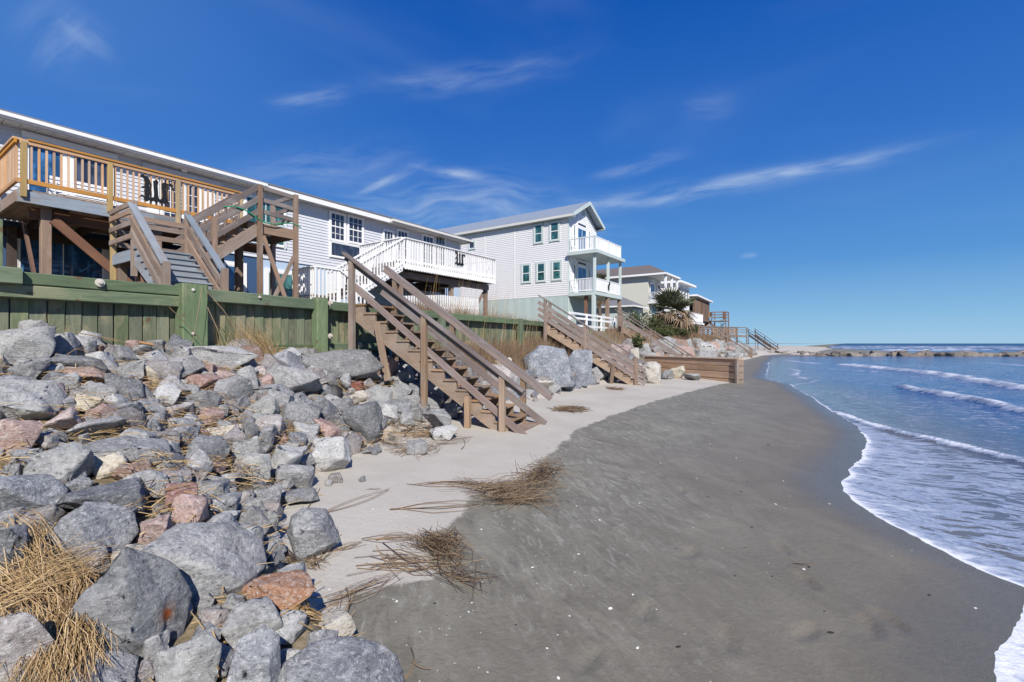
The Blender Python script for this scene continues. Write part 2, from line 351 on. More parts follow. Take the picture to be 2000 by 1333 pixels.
M['black'] = plain('black_paint', (.012, .012, .014), .55)
M['steel'] = paint('galvanised_bolt', (.55, .52, .48), dirt=(.3, .2, .12), amt=.6, rough=.6)
M['green_hose'] = plain('green_hose', (.02, .28, .13), .4)
M['curtain'] = paint('dull_green_curtain', (.13, .2, .19), amt=.2)
def glass(name, c, rough=.04):
    m, t, b = new_mat(name); b.inputs['Base Color'].default_value = (*c, 1); b.inputs['Roughness'].default_value = rough
    b.inputs['Specular IOR Level'].default_value = .9
    n = t.noise(t.pos(), 1.5, 2); t.put(b.inputs['Normal'], t.bump(n, .12, .02))
    fold = t.noise(t.vmul(t.pos(), (14, 14, .4)), 1, 3, .6); low = t.noise(t.pos(), 2.5, 3); dimc = tuple(x*3.0+.01 for x in c)
    t.put(b.inputs['Base Color'], t.mix(t.math('MULTIPLY', t.mapr(fold, .42, .62), t.mapr(low, .4, .6)), c, dimc)); return m
M['glass'] = glass('dark_window_glass', (.025, .03, .045)); M['glass_green'] = glass('green_tinted_glass', (.02, .07, .07)); M['glass_blue'] = glass('blue_reflection_glass', (.02, .07, .16))  # the blue panes carry a sky reflection in their base colour
M['rock_grey'] = rock('grey_granite', (.245, .245, .248), (.37, .365, .36))
M['rock_blue'] = rock('blue_grey_granite', (.185, .193, .21), (.305, .31, .322), veinamt=.75)
M['rock_slate'] = rock('slate_blue_rock', (.135, .15, .175), (.22, .235, .26))
M['rock_light'] = rock('pale_grey_granite', (.33, .33, .325), (.45, .445, .425))
M['rock_brown'] = rock('brownish_grey_granite', (.29, .25, .235), (.40, .355, .33))
M['rock_pink'] = rock('pink_granite', (.40, .25, .205), (.50, .35, .31), vein=(.5, .42, .38))
M['rock_red'] = rock('red_granite', (.40, .13, .085), (.38, .2, .16), vein=(.5, .3, .25))
M['rock_cream'] = rock('cream_quartzite', (.52, .45, .34), (.58, .54, .46), vein=(.65, .6, .5), stain=(.45, .33, .19))
M['rock_ochre'] = rock('ochre_stone', (.42, .30, .15), (.50, .38, .22), stain=(.35, .2, .08))
M['rock_rust'] = rock('rust_stained_granite', (.26, .27, .285), (.40, .405, .41), veinamt=1.0)
M['rock_orange'] = rock('orange_brown_sandstone', (.33, .18, .11), (.38, .24, .17), vein=(.5, .4, .35), veinamt=.3)
M['rock_jetty'] = rock('dark_wet_jetty_rock', (.10, .08, .06), (.21, .165, .13), veinamt=.2)
M['straw'] = leafy('golden_dry_reed', (.17, .105, .05), (.40, .26, .115), (.58, .44, .26))
M['straw_dull'] = leafy('dull_dry_reed', (.06, .038, .025), (.17, .115, .07), (.34, .25, .155))
M['dry_grass'] = leafy('rusty_dune_grass', (.12, .075, .05), (.22, .145, .09), (.36, .27, .18))
M['shrub'] = leafy('dull_green_leaves', (.035, .05, .02), (.06, .08, .03), (.12, .12, .05))
M['frond'] = leafy('palm_leaf_green', (.07, .09, .05), (.14, .155, .09), (.25, .25, .17))
M['frond_dead'] = leafy('dead_palm_leaf', (.16, .11, .07), (.24, .17, .11), (.32, .25, .17))
M['bark'] = wood('palm_bark', (.16, .12, .09), (.1, .08, .06), (.04, .03, .02))
M['shell'] = plain('white_shell', (.72, .68, .62), .5)
M['debris'] = plain('dark_pebble', (.03, .027, .025), .7)
# ================================================================== sand, yard, sea
def graded(a, b, near, centre, grow, mx=1e9):
    """coordinates from a to b, spaced `near` round `centre` and growing away from it"""
    out = [centre]; s = near; x = centre
    while x < b: s = min(s*grow, mx) if x > centre+2.3 else near; x += s; out.append(x)
    s = near; x = centre; lo = []
    while x > a: s = min(s*grow, mx) if x < centre-2.3 else near; x -= s; lo.append(x)
    return np.array(lo[::-1]+out)
def grid_mesh(name, X, Y, Z, mat, attrs=None, smooth=True):
    ny, nx = X.shape; V = np.stack([X, Y, Z], -1).reshape(-1, 3)
    a = (np.arange(ny-1)[:, None]*nx+np.arange(nx-1)[None, :]).ravel()
    F = np.stack([a, a+1, a+1+nx, a+nx], -1)
    me = bpy.data.meshes.new(name); me.vertices.add(len(V)); me.vertices.foreach_set('co', V.ravel())
    me.loops.add(F.size); me.loops.foreach_set('vertex_index', F.ravel().astype(np.int32))
    me.polygons.add(len(F)); me.polygons.foreach_set('loop_start', (np.arange(len(F))*4).astype(np.int32))
    me.polygons.foreach_set('use_smooth', np.ones(len(F), bool))
    for k, v in (attrs or {}).items():
        at = me.attributes.new(k, 'FLOAT', 'POINT'); at.data.foreach_set('value', v.ravel().astype(np.float32))
    me.materials.append(mat); me.update(); me.validate(); return me

# sand: moisture comes from how far a place lies seaward of the last wave's reach
m, t, b = new_mat('beach_sand'); p = t.pos()
wd = t.attr('wetdist'); yardm = t.attr('inland')
nw = t.noise(p, 2.6, 5, .6); fine = t.noise(p, 160, 3, .7); med = t.noise(p, 22, 5, .65)
edge = t.math('ADD', wd, t.math('MULTIPLY_ADD', nw, .34, -.17)); edge = t.math('ADD', edge, t.math('MULTIPLY_ADD', t.noise(p, 11, 3), .09, -.045))
wet = t.mapr(edge, -.02, .05)
sxy = t.node('ShaderNodeSeparateXYZ'); t.put(sxy.inputs[0], p)
ra = t.math('MULTIPLY_ADD', sxy.outputs[0], .78, t.math('MULTIPLY', sxy.outputs[1], -.63)); rb = t.math('MULTIPLY_ADD', sxy.outputs[0], .63, t.math('MULTIPLY', sxy.outputs[1], .78))
rc = t.node('ShaderNodeCombineXYZ'); t.put(rc.inputs[0], ra); t.put(rc.inputs[1], rb); rp = rc.outputs[0]
big = t.noise(p, .7, 4, .55); strk = t.noise(t.vmul(rp, (.8, 1.5, 1)), 1.0, 6, .66, 1.4)
strk2 = t.noise(t.vmul(rp, (1.5, 4.8, 1)), 2.6, 6, .72, 1.1)
dry = t.mix(t.mapr(big, .35, .65), (.455, .42, .365), (.52, .485, .43))
dry = t.mix(t.mapr(fine, .3, .7, 0, .35), dry, (.38, .35, .31)); dry = t.mix(t.mapr(med, .6, .78, 0, .18), dry, (.30, .27, .24))
wetc = t.mix(t.mapr(strk, .36, .66), (.165, .151, .113), (.238, .220, .170))
near = t.math('MULTIPLY', t.mapr(wd, 1.2, 3.6, 1, .08), t.mapr(big, .38, .54, .35, 1))
wetc = t.mix(t.math('MULTIPLY', t.mapr(strk2, .50, .68), t.math('MULTIPLY', near, .8)), wetc, (.36, .345, .30))
wetc = t.mix(t.math('MULTIPLY', t.mapr(strk2, .46, .33), t.math('MULTIPLY', near, .6)), wetc, (.085, .08, .072))
dk = t.noise(t.vmul(rp, (.8, 3.3, 1)), 1.1, 5, .6, 1.5); wetc = t.mix(t.mapr(dk, .62, .76, 0, .4), wetc, (.085, .08, .078))
sat = t.mapr(t.attr('seadist'), -.8, -.05); brn = t.mapr(t.attr('seadist'), -3.4, -.4); wetc = t.mix(t.math('MULTIPLY', brn, .6), wetc, (.150, .122, .088)); wetc = t.mix(t.math('MULTIPLY', sat, .6), wetc, (.095, .080, .058))
wetc = t.mix(t.mapr(fine, .35, .7, 0, .25), wetc, (.26, .25, .22))
col = t.mix(wet, dry, wetc)
col = t.mix(yardm, col, t.mix(t.mapr(med, .35, .6), (.26, .21, .14), (.16, .13, .08)))
t.put(b.inputs['Base Color'], col)
t.put(b.inputs['Roughness'], t.mix(wet, (.95,)*3, t.mix(sat, (.60,)*3, (.24,)*3)))
t.put(b.inputs['Specular IOR Level'], t.math('MULTIPLY_ADD', wet, .3, .1))
ripple = t.math('ADD', t.math('MULTIPLY', med, 1.0), t.math('MULTIPLY', fine, .35))
ripple = t.math('ADD', ripple, t.math('MULTIPLY', t.math('MULTIPLY', strk2, near), 1.1))
t.put(b.inputs['Normal'], t.bump(ripple, .5, .02)); M['sand'] = m

gx = graded(-60, 60, .036, -1.0, 1.06, 2.5); gy = graded(-12, 260, .036, 3.8, 1.024, 2.5)
GX, GY = np.meshgrid(gx, gy); GZ = ground(GX, GY, True)
at = {'wetdist': np.clip(GX-I(GY, T_WET), -30, 30), 'seadist': np.clip(GX-I(GY, T_EDGE), -30, 30), 'inland': np.clip((I(GY, T_TOE)-.0-GX)/.6, 0, 1)*(GY < 74)}
at['wetdist'][GX < I(GY, T_TOE)-.6] = -30
me = grid_mesh('beach', GX, GY, GZ, M['sand'], at)
sand = obj('beach_sand', me); meta(sand, 'grey sand beach, dry and pale by the rocks and dark where the waves wetted it', 'beach', kind='structure')
# the land and sea bed going on to the horizon
m, t, b = new_mat('far_ground'); t.put(b.inputs['Base Color'], t.mix(t.noise(t.pos(), .05, 4), (.22, .2, .13), (.12, .13, .07))); b.inputs['Roughness'].default_value = .95
mb = MB(); mb.quad((-9000, -4000, 1.2), (-58, -4000, 1.2), (-58, 9000, 1.2), (-9000, 9000, 1.2))
o = mb.build('far_land', m); meta(o, 'low scrubby land running inland behind the beach houses', 'land', kind='structure')
mb = MB(); mb.quad((-58, -4000, -3), (9000, -4000, -3), (9000, 9000, -3), (-58, 9000, -3))
o = mb.build('sea_bed', m); meta(o, 'sandy sea bed under the surf', 'sea bed', kind='structure')

# ------------------------------------------------------------------ sea
def segdist(X, Y, pts):
    """distance to a polyline, signed + on the seaward side, and the share of its length"""
    D = np.full(X.shape, 1e9); S = np.zeros(X.shape); T = np.zeros(X.shape); n = len(pts)-1
    for i in range(n):
        (x0, y0), (x1, y1) = pts[i], pts[i+1]; dx, dy = x1-x0, y1-y0; L2 = dx*dx+dy*dy
        tt = np.clip(((X-x0)*dx+(Y-y0)*dy)/L2, 0, 1); ex = X-(x0+tt*dx); ey = Y-(y0+tt*dy); d = np.hypot(ex, ey)
        sg = np.sign(dx*(Y-y0)-dy*(X-x0)); m_ = d < D
        D = np.where(m_, d, D); S = np.where(m_, sg, S); T = np.where(m_, (i+tt)/n, T)
    return D*S, T
ys = graded(-9, 9000, .07, 6.0, 1.016, 1e9); ss = [0, .01, .02, .035, .05]; s_ = .05
while ss[-1] < 9000: s_ = .055 if ss[-1] < 4.5 else s_*1.022; ss.append(ss[-1]+s_)
SS, YS = np.meshgrid(np.array(ss), ys); ED = I(YS, T_EDGE) + .05*vnoise(YS, YS*0, 1.7) + .025*vnoise(YS, YS*0+9, 6.0)
XS = ED + SS
gE = np.gradient(I(ys, T_EDGE), ys); gE = np.convolve(gE, np.ones(3)/3, 'same'); PS = SS/np.sqrt(1+gE**2)[:, None]
foam = np.zeros(XS.shape); crest = np.zeros(XS.shape); Zw = np.zeros(XS.shape)
R = np.hypot(XS, YS)
def crestline(pts, hgt, wsh, wsea, famt, fw, x0=0., wob=.25):
    global foam, crest, Zw
    xx = XS + wob*vnoise(XS, YS, .5)*1.0 + wob*.4*vnoise(XS, YS, 1.7); d, T = segdist(xx, YS, pts)
    end = np.clip(T/.08, 0, 1)*np.clip((1-T)/.04, 0, 1)
    prof = np.where(d < 0, np.exp(-(d/wsh)**2), np.exp(-(d/wsea)**2))
    Zw += hgt*prof*end*(.8+.5*vnoise(XS, YS, 1.1))
    f = np.where(d < 0, np.exp(-(d/fw)**2), np.exp(-(d/(fw*.45))**2))*end*famt*(1+.7*vnoise(XS, YS, 1.3 if fw < 1 else .08))
    foam = np.maximum(foam, f)
def pz(L, z=-.15): return [tuple(onZ(px, py, z)[:2]) for px, py in L]
# breakers, shoreward side on the left of each line's direction
W3 = pz([(1560, 762), (1625, 800), (1700, 829), (1770, 849), (1850, 867), (1950, 893), (2030, 912), (2200, 960)], -.19)
crestline(W3, .07, .10, .35, .92, .13, wob=.10)
crestline(pz([(1755, 754), (1800, 762), (1880, 776), (2010, 804), (2200, 845)]), .15, .18, .6, .80, .30, wob=.3)
crestline(pz([(1615, 711), (1680, 716), (1760, 723), (1850, 733), (2005, 757), (2300, 800)]), .20, .3, 1.0, .80, .62, wob=.6)
crestline(pz([(1590, 719), (1640, 722), (1720, 727)]), .03, .2, .4, .55, .4)
crestline(pz([(1535, 703), (1560, 707), (1610, 711)]), .04, .4, .8, .65, .7)
crestline(pz([(1530, 718), (1560, 724), (1555, 733), (1580, 742)]), .03, .2, .3, .6, .45)
crestline(pz([(1548, 752), (1600, 742)]), .02, .2, .3, .6, .2)
crestline(pz([(1900, 706), (2010, 714), (2200, 724)]), .05, .6, 1.2, .5, 1.5)
for (a, b_, f) in [(80, 7, .7), (112, 9, .75), (150, 7, .72), (200, 12, .7), (270, 14, .6)]:
    L = [tuple(atd(px, 671, a+(px-1400)*.01)[:2]) for px in (1480, 1700, 1900, 2200)]
    if a == 80: L = [tuple(atd(px, 671, 76)[:2]) for px in (1700, 1850, 2000, 2200)]
    crestline(L, .45 if a > 100 else .1, a*.012, a*.02, f, a*.022 if a > 100 else 1.0, wob=3)
# edge foam and the lace left on the thin sheet
d3, T3 = segdist(XS, YS, W3)
we = I(YS, [(0, .42), (5, .42), (8, .38), (10, .42), (11.5, .18), (13, .06), (20, .05), (30, .12), (60, .2)])
lobe = np.clip((5.0-YS)/.3, 0, 1)
foam = np.maximum(foam, (np.exp(-(PS/we)**2)*(.78+.22*lobe)+.50*np.exp(-(PS/.055)**2))*np.clip((60-YS)/10, 0, 1))
inside = np.clip(-d3/.35, 0, 1)*(YS < 14)
lace = inside*np.clip(.495-.028*SS+.10*np.exp(-(SS/.8)**2), .32, 1)
foam2 = np.maximum(foam, lace)
outer = np.where(inside > 0, 0, .30)*np.clip(1-R/900, 0, 1)*np.where(R > 70, 1.15, 1)
foam2 = np.maximum(foam2, outer + .10*vnoise(XS, YS, .25))
# swell
amp = np.clip((SS-1)/6, 0, 1); far = np.clip(R/120, 0, 1)
Zw += amp*(.035*vnoise(XS+YS*.3, YS*.5, .8)+.02*vnoise(XS, YS, 2.1)*(R < 60)) + far*.15*vnoise(XS*1.0, YS*.4, .09)
Zw += .012*vnoise(XS*1.3, YS, 3.1)*np.clip(SS/.6, 0, 1)*(R < 40)
gw_ = ground(XS, YS, True); tb_ = np.clip(PS/1.3, 0, 1); tb_ = tb_*tb_*(3-2*tb_)
base = np.where(SS < 6, np.maximum(gw_+np.maximum(-.2-gw_, 0)*tb_-.003+.012*np.clip(PS/.30, 0, 1), np.where(PS > 1.3, -.2, -9)), -.2)
lip = .002*np.exp(-((SS-.05)/.05)**2)*(YS < 12)
ZZ = base + Zw*np.clip(SS/.5, 0, 1) + lip
ZZ = np.where(SS > 40, ZZ-.0*R, ZZ)
m, t, b = new_mat('sea_water'); p = t.pos(); fa = t.attr('foam'); sh = t.attr('shore')
pw = t.vmul(p, (1.0, 1.7, 1)); dis = t.noise(pw, 1.1, 3)
warp = t.vadd(pw, t.vmul(t.node('ShaderNodeTexNoise').outputs['Color'], (0, 0, 0)))
c1 = t.mapr(t.noise(t.vmul(p, (1.0, 2.4, 1)), 1.9, 5, .6, 1.1), .2, .8, .12, .88, False); c2 = t.noise(t.vmul(p, (1, 1.6, 1)), 16, 5, .7, .6)
cell = t.voro(t.vmul(t.vadd(p, t.vmul(dis, (.5, .5, 0))), (1.3, 3.4, 1)), 2.2, 'DISTANCE_TO_EDGE')
lc = t.math('ADD', t.math('MULTIPLY', c1, .9), t.math('MULTIPLY_ADD', c2, .38, -.16)); lc = t.math('SUBTRACT', lc, t.mapr(cell, 0, .22, .16, 0))
thr = t.math('SUBTRACT', fa, lc)
f = t.mapr(thr, -.02, .055)
dist = t.attr('range')
deep = t.mix(t.mapr(dist, 20, 160), (.03, .075, .20), (.03, .075, .14))
shal = t.mix(t.mapr(sh, .0, 4), (.15, .135, .11), deep)
col = t.mix(f, shal, t.mix(t.mapr(thr, .18, .62), t.mix(t.mapr(c2, .3, .7), (.17, .225, .35), (.40, .455, .57)), t.mix(t.mapr(c2, .3, .7), (.66, .68, .73), (.84, .85, .87))))
t.put(b.inputs['Base Color'], col); t.put(b.inputs['Roughness'], t.mix(f, t.mix(t.mapr(dist, 30, 400), (.10,)*3, (.35,)*3), (.7,)*3))
b.inputs['IOR'].default_value = 1.33; t.put(b.inputs['Specular IOR Level'], t.math('MULTIPLY_ADD', f, -.25, .5))
r1 = t.noise(t.vmul(p, (1.0, 2.2, 1)), 1.6, 5, .6, .4); r2 = t.noise(t.vmul(p, (1, 2.4, 1)), 8, 4, .6, .3)
r0 = t.noise(t.vmul(p, (1, 3, 1)), .22, 4, .6)
hgt = t.math('ADD', t.math('MULTIPLY', r1, .7), t.math('MULTIPLY', r2, .26)); hgt = t.math('ADD', hgt, t.math('MULTIPLY', r0, t.mapr(dist, 15, 60, 0, 3.0)))
hgt = t.math('ADD', t.math('MULTIPLY', hgt, t.mapr(sh, 0, 2.5, .22, 1.0)), t.math('MULTIPLY', f, t.math('MULTIPLY_ADD', c2, .25, .12)))
t.put(b.inputs['Normal'], t.bump(hgt, .55, .10)); M['sea'] = m
me = grid_mesh('sea', XS, YS, ZZ, M['sea'], {'foam': foam2, 'shore': SS, 'range': R})
sea = obj('sea', me); meta(sea, 'blue sea with white foam lace and low breakers running up the sand', 'sea', kind='structure')

# ================================================================== rocks
def ico(sub):
    import bmesh
    bm = bmesh.new(); bmesh.ops.create_icosphere(bm, subdivisions=sub, radius=1)
    V = np.array([v.co[:] for v in bm.verts]); F = np.array([[v.index for v in f.verts] for f in bm.faces]); bm.free(); return V, F
ICO = {k: ico(k) for k in (2, 3, 4, 5)}
def rock_verts(seed, sub, rough=.036, K=14, pts=None):
    """broken stone: hull of a few points, edges knocked off, then subdivided and roughened"""
    import bmesh
    r = np.random.default_rng(seed); rr = random.Random(seed)
    P = r.normal(size=(K, 3)); P = np.sign(P)*np.abs(P)**.62; P /= np.linalg.norm(P, axis=1)[:, None]; P *= r.uniform(.86, 1.0, K)[:, None]
    if pts is not None: P = np.array(pts, float)
    bm = bmesh.new(); 
    for p in P: bm.verts.new(p)
    res = bmesh.ops.convex_hull(bm, input=bm.verts); 
    bmesh.ops.delete(bm, geom=[v for v in bm.verts if not v.link_faces], context='VERTS')
    bmesh.ops.dissolve_limit(bm, angle_limit=math.radians(16), verts=bm.verts, edges=bm.edges)
    if sub >= 3: bmesh.ops.bevel(bm, geom=list(bm.edges), offset=.022, segments=1, profile=.6, affect='EDGES', clamp_overlap=True)
    bmesh.ops.triangulate(bm, faces=bm.faces)
    lim = {2: 9, 3: .42, 4: .22, 5: .12}[sub]
    for _ in range({2: 0, 3: 2, 4: 3, 5: 4}[sub]):
        long = [e for e in bm.edges if e.calc_length() > lim]
        if not long: break
        bmesh.ops.subdivide_edges(bm, edges=long, cuts=1); bmesh.ops.triangulate(bm, faces=[f for f in bm.faces if len(f.verts) > 3])
    bm.normal_update(); V = np.array([v.co[:] for v in bm.verts]); N = np.array([v.normal[:] for v in bm.verts]); F = np.array([[v.index for v in f.verts] for f in bm.faces]); bm.free()
    if sub >= 3:
        nz = np.zeros(len(V)); o = r.uniform(0, 50, 3)
        for f_, a in ((1.6, 1.5), (3.7, .9), (8, .45), (17, .2)):
            q = V*f_+o; nz += a*vnoise(q[:, 0]+q[:, 2]*.7, q[:, 1]-q[:, 2]*.6, 1.)
            if f_ == 3.7: nz -= .9*np.abs(vnoise(q[:, 0]+q[:, 1], q[:, 2], 1.1))
        V = V+N*(rough*1.9*nz)[:, None]
    lo, hi = V.min(0), V.max(0); return (V-(lo+hi)/2)/((hi-lo)/2), F
RMESH = {}
RING = [(0, 1, -.5), (.7, .8, -.6), (-.7, .8, -.5), (.5, -.3, -1), (-.5, -.3, -1)]
CUSTOM = {135: [(-.22, .05, 1), (-.05, .3, .95), (.72, .25, .42), (1, .15, -.1), (.82, -.15, -.75), (.1, -.45, -1), (-.8, -.4, -.75), (-1, -.1, .1), (-.62, 0, .5), (-.18, -.62, .42), (-.02, -.98, -.3), (.4, -.7, -.6), (.55, -.35, .1), (0, 1, -.5), (.7, .8, -.5), (-.7, .8, -.5), (-.3, .75, .5)],
 134: [(-.78, -.1, .7), (-.35, .35, 1), (.45, .45, .85), (.92, .3, .25), (1, 0, -.35), (.62, -.45, -.8), (-.3, -.75, -1), (-1, -.3, .05), (-.85, -.6, -.5), (-.35, -.45, .6), (.15, -.6, .15), (.62, -.6, -.35), (.3, .1, .85), (-.5, .9, .3), (.5, 1, .2), (.9, .8, -.5), (-.8, .8, -.6)],
 145: [(-.95, -.3, .0), (-.75, 0, .65), (-.35, .2, .95), (.15, .2, 1), (.6, .15, .75), (.9, .1, .25), (1, 0, -.5), (-1, 0, -.7), (.3, -.8, -.2), (-.4, -.9, -.1), (.1, -.55, .6), (.75, -.6, -.5), (0, 1, 0), (.7, .8, -.4), (-.8, .8, -.2), (.4, -.9, -1), (-.5, -.9, -1)],
 146: [(-.95, -.2, -.1), (-.7, .1, .75), (.2, .2, 1), (.85, .1, .7), (1, 0, -.4), (-.9, -.6, -1), (.8, -.7, -1), (-.3, -.8, .35), (.5, -.75, .3), (-.6, .8, .3), (.8, .9, .3), (0, 1, -.8)],
 133: [(-1, -.2, -.5), (-.85, .1, .1), (-.1, .2, 1), (.35, .3, .8), (.85, .2, .45), (1, 0, -.2), (.7, -.4, -.7), (-.2, -.6, -1), (-.8, -.6, -.9), (-.2, -.55, .55), (.0, -.8, -.1), (-.6, .9, 0), (.7, .9, 0), (0, 1, .6), (.3, -.75, -.55)],
 147: [(-.85, 0, .75), (-.5, .2, 1), (.35, .3, .95), (1, 0, -.35), (.2, -.3, -.8), (-.55, -.3, -1), (-1, 0, .1), (-.65, -.8, .4), (.3, -.8, .5), (.75, -.5, -.2), (-.45, -.85, -.7), (-.5, .9, .4), (.6, .9, .2), (0, .9, -.9)]}
def rock_mesh(seed, sub, mat, rough=.036):
    if seed in CUSTOM:
        P, F = rock_verts(seed, sub, .03, pts=CUSTOM[seed]); return mesh_from('rock', P.tolist(), F.tolist(), mat, True)
    key = (seed, sub, mat.name)
    if key in RMESH: return RMESH[key]
    P, F = rock_verts(seed, sub, rough); me = mesh_from('rock', P.tolist(), F.tolist(), mat, True)
    if sub >= 3:
        me.polygons.foreach_set('use_smooth', [True]*len(me.polygons))
    RMESH[key] = me; return me
ROCKS = []   # centre, half sizes, yaw, tilt, material
def place_rock(name, c, hs_, yaw, tilt, mat, seed, sub, label, group=None, cat='rock'):
    Mx = Matrix.Translation(c) @ Matrix.Rotation(yaw, 4, 'Z') @ Matrix.Rotation(tilt[0], 4, 'X') @ Matrix.Rotation(tilt[1], 4, 'Y') @ Matrix.Diagonal((*hs_, 1))
    o = obj(name, rock_mesh(seed, sub, mat), None, Mx); return meta(o, label, cat, group)
G_RIP = 'boulders of the rock slope below the seawall'
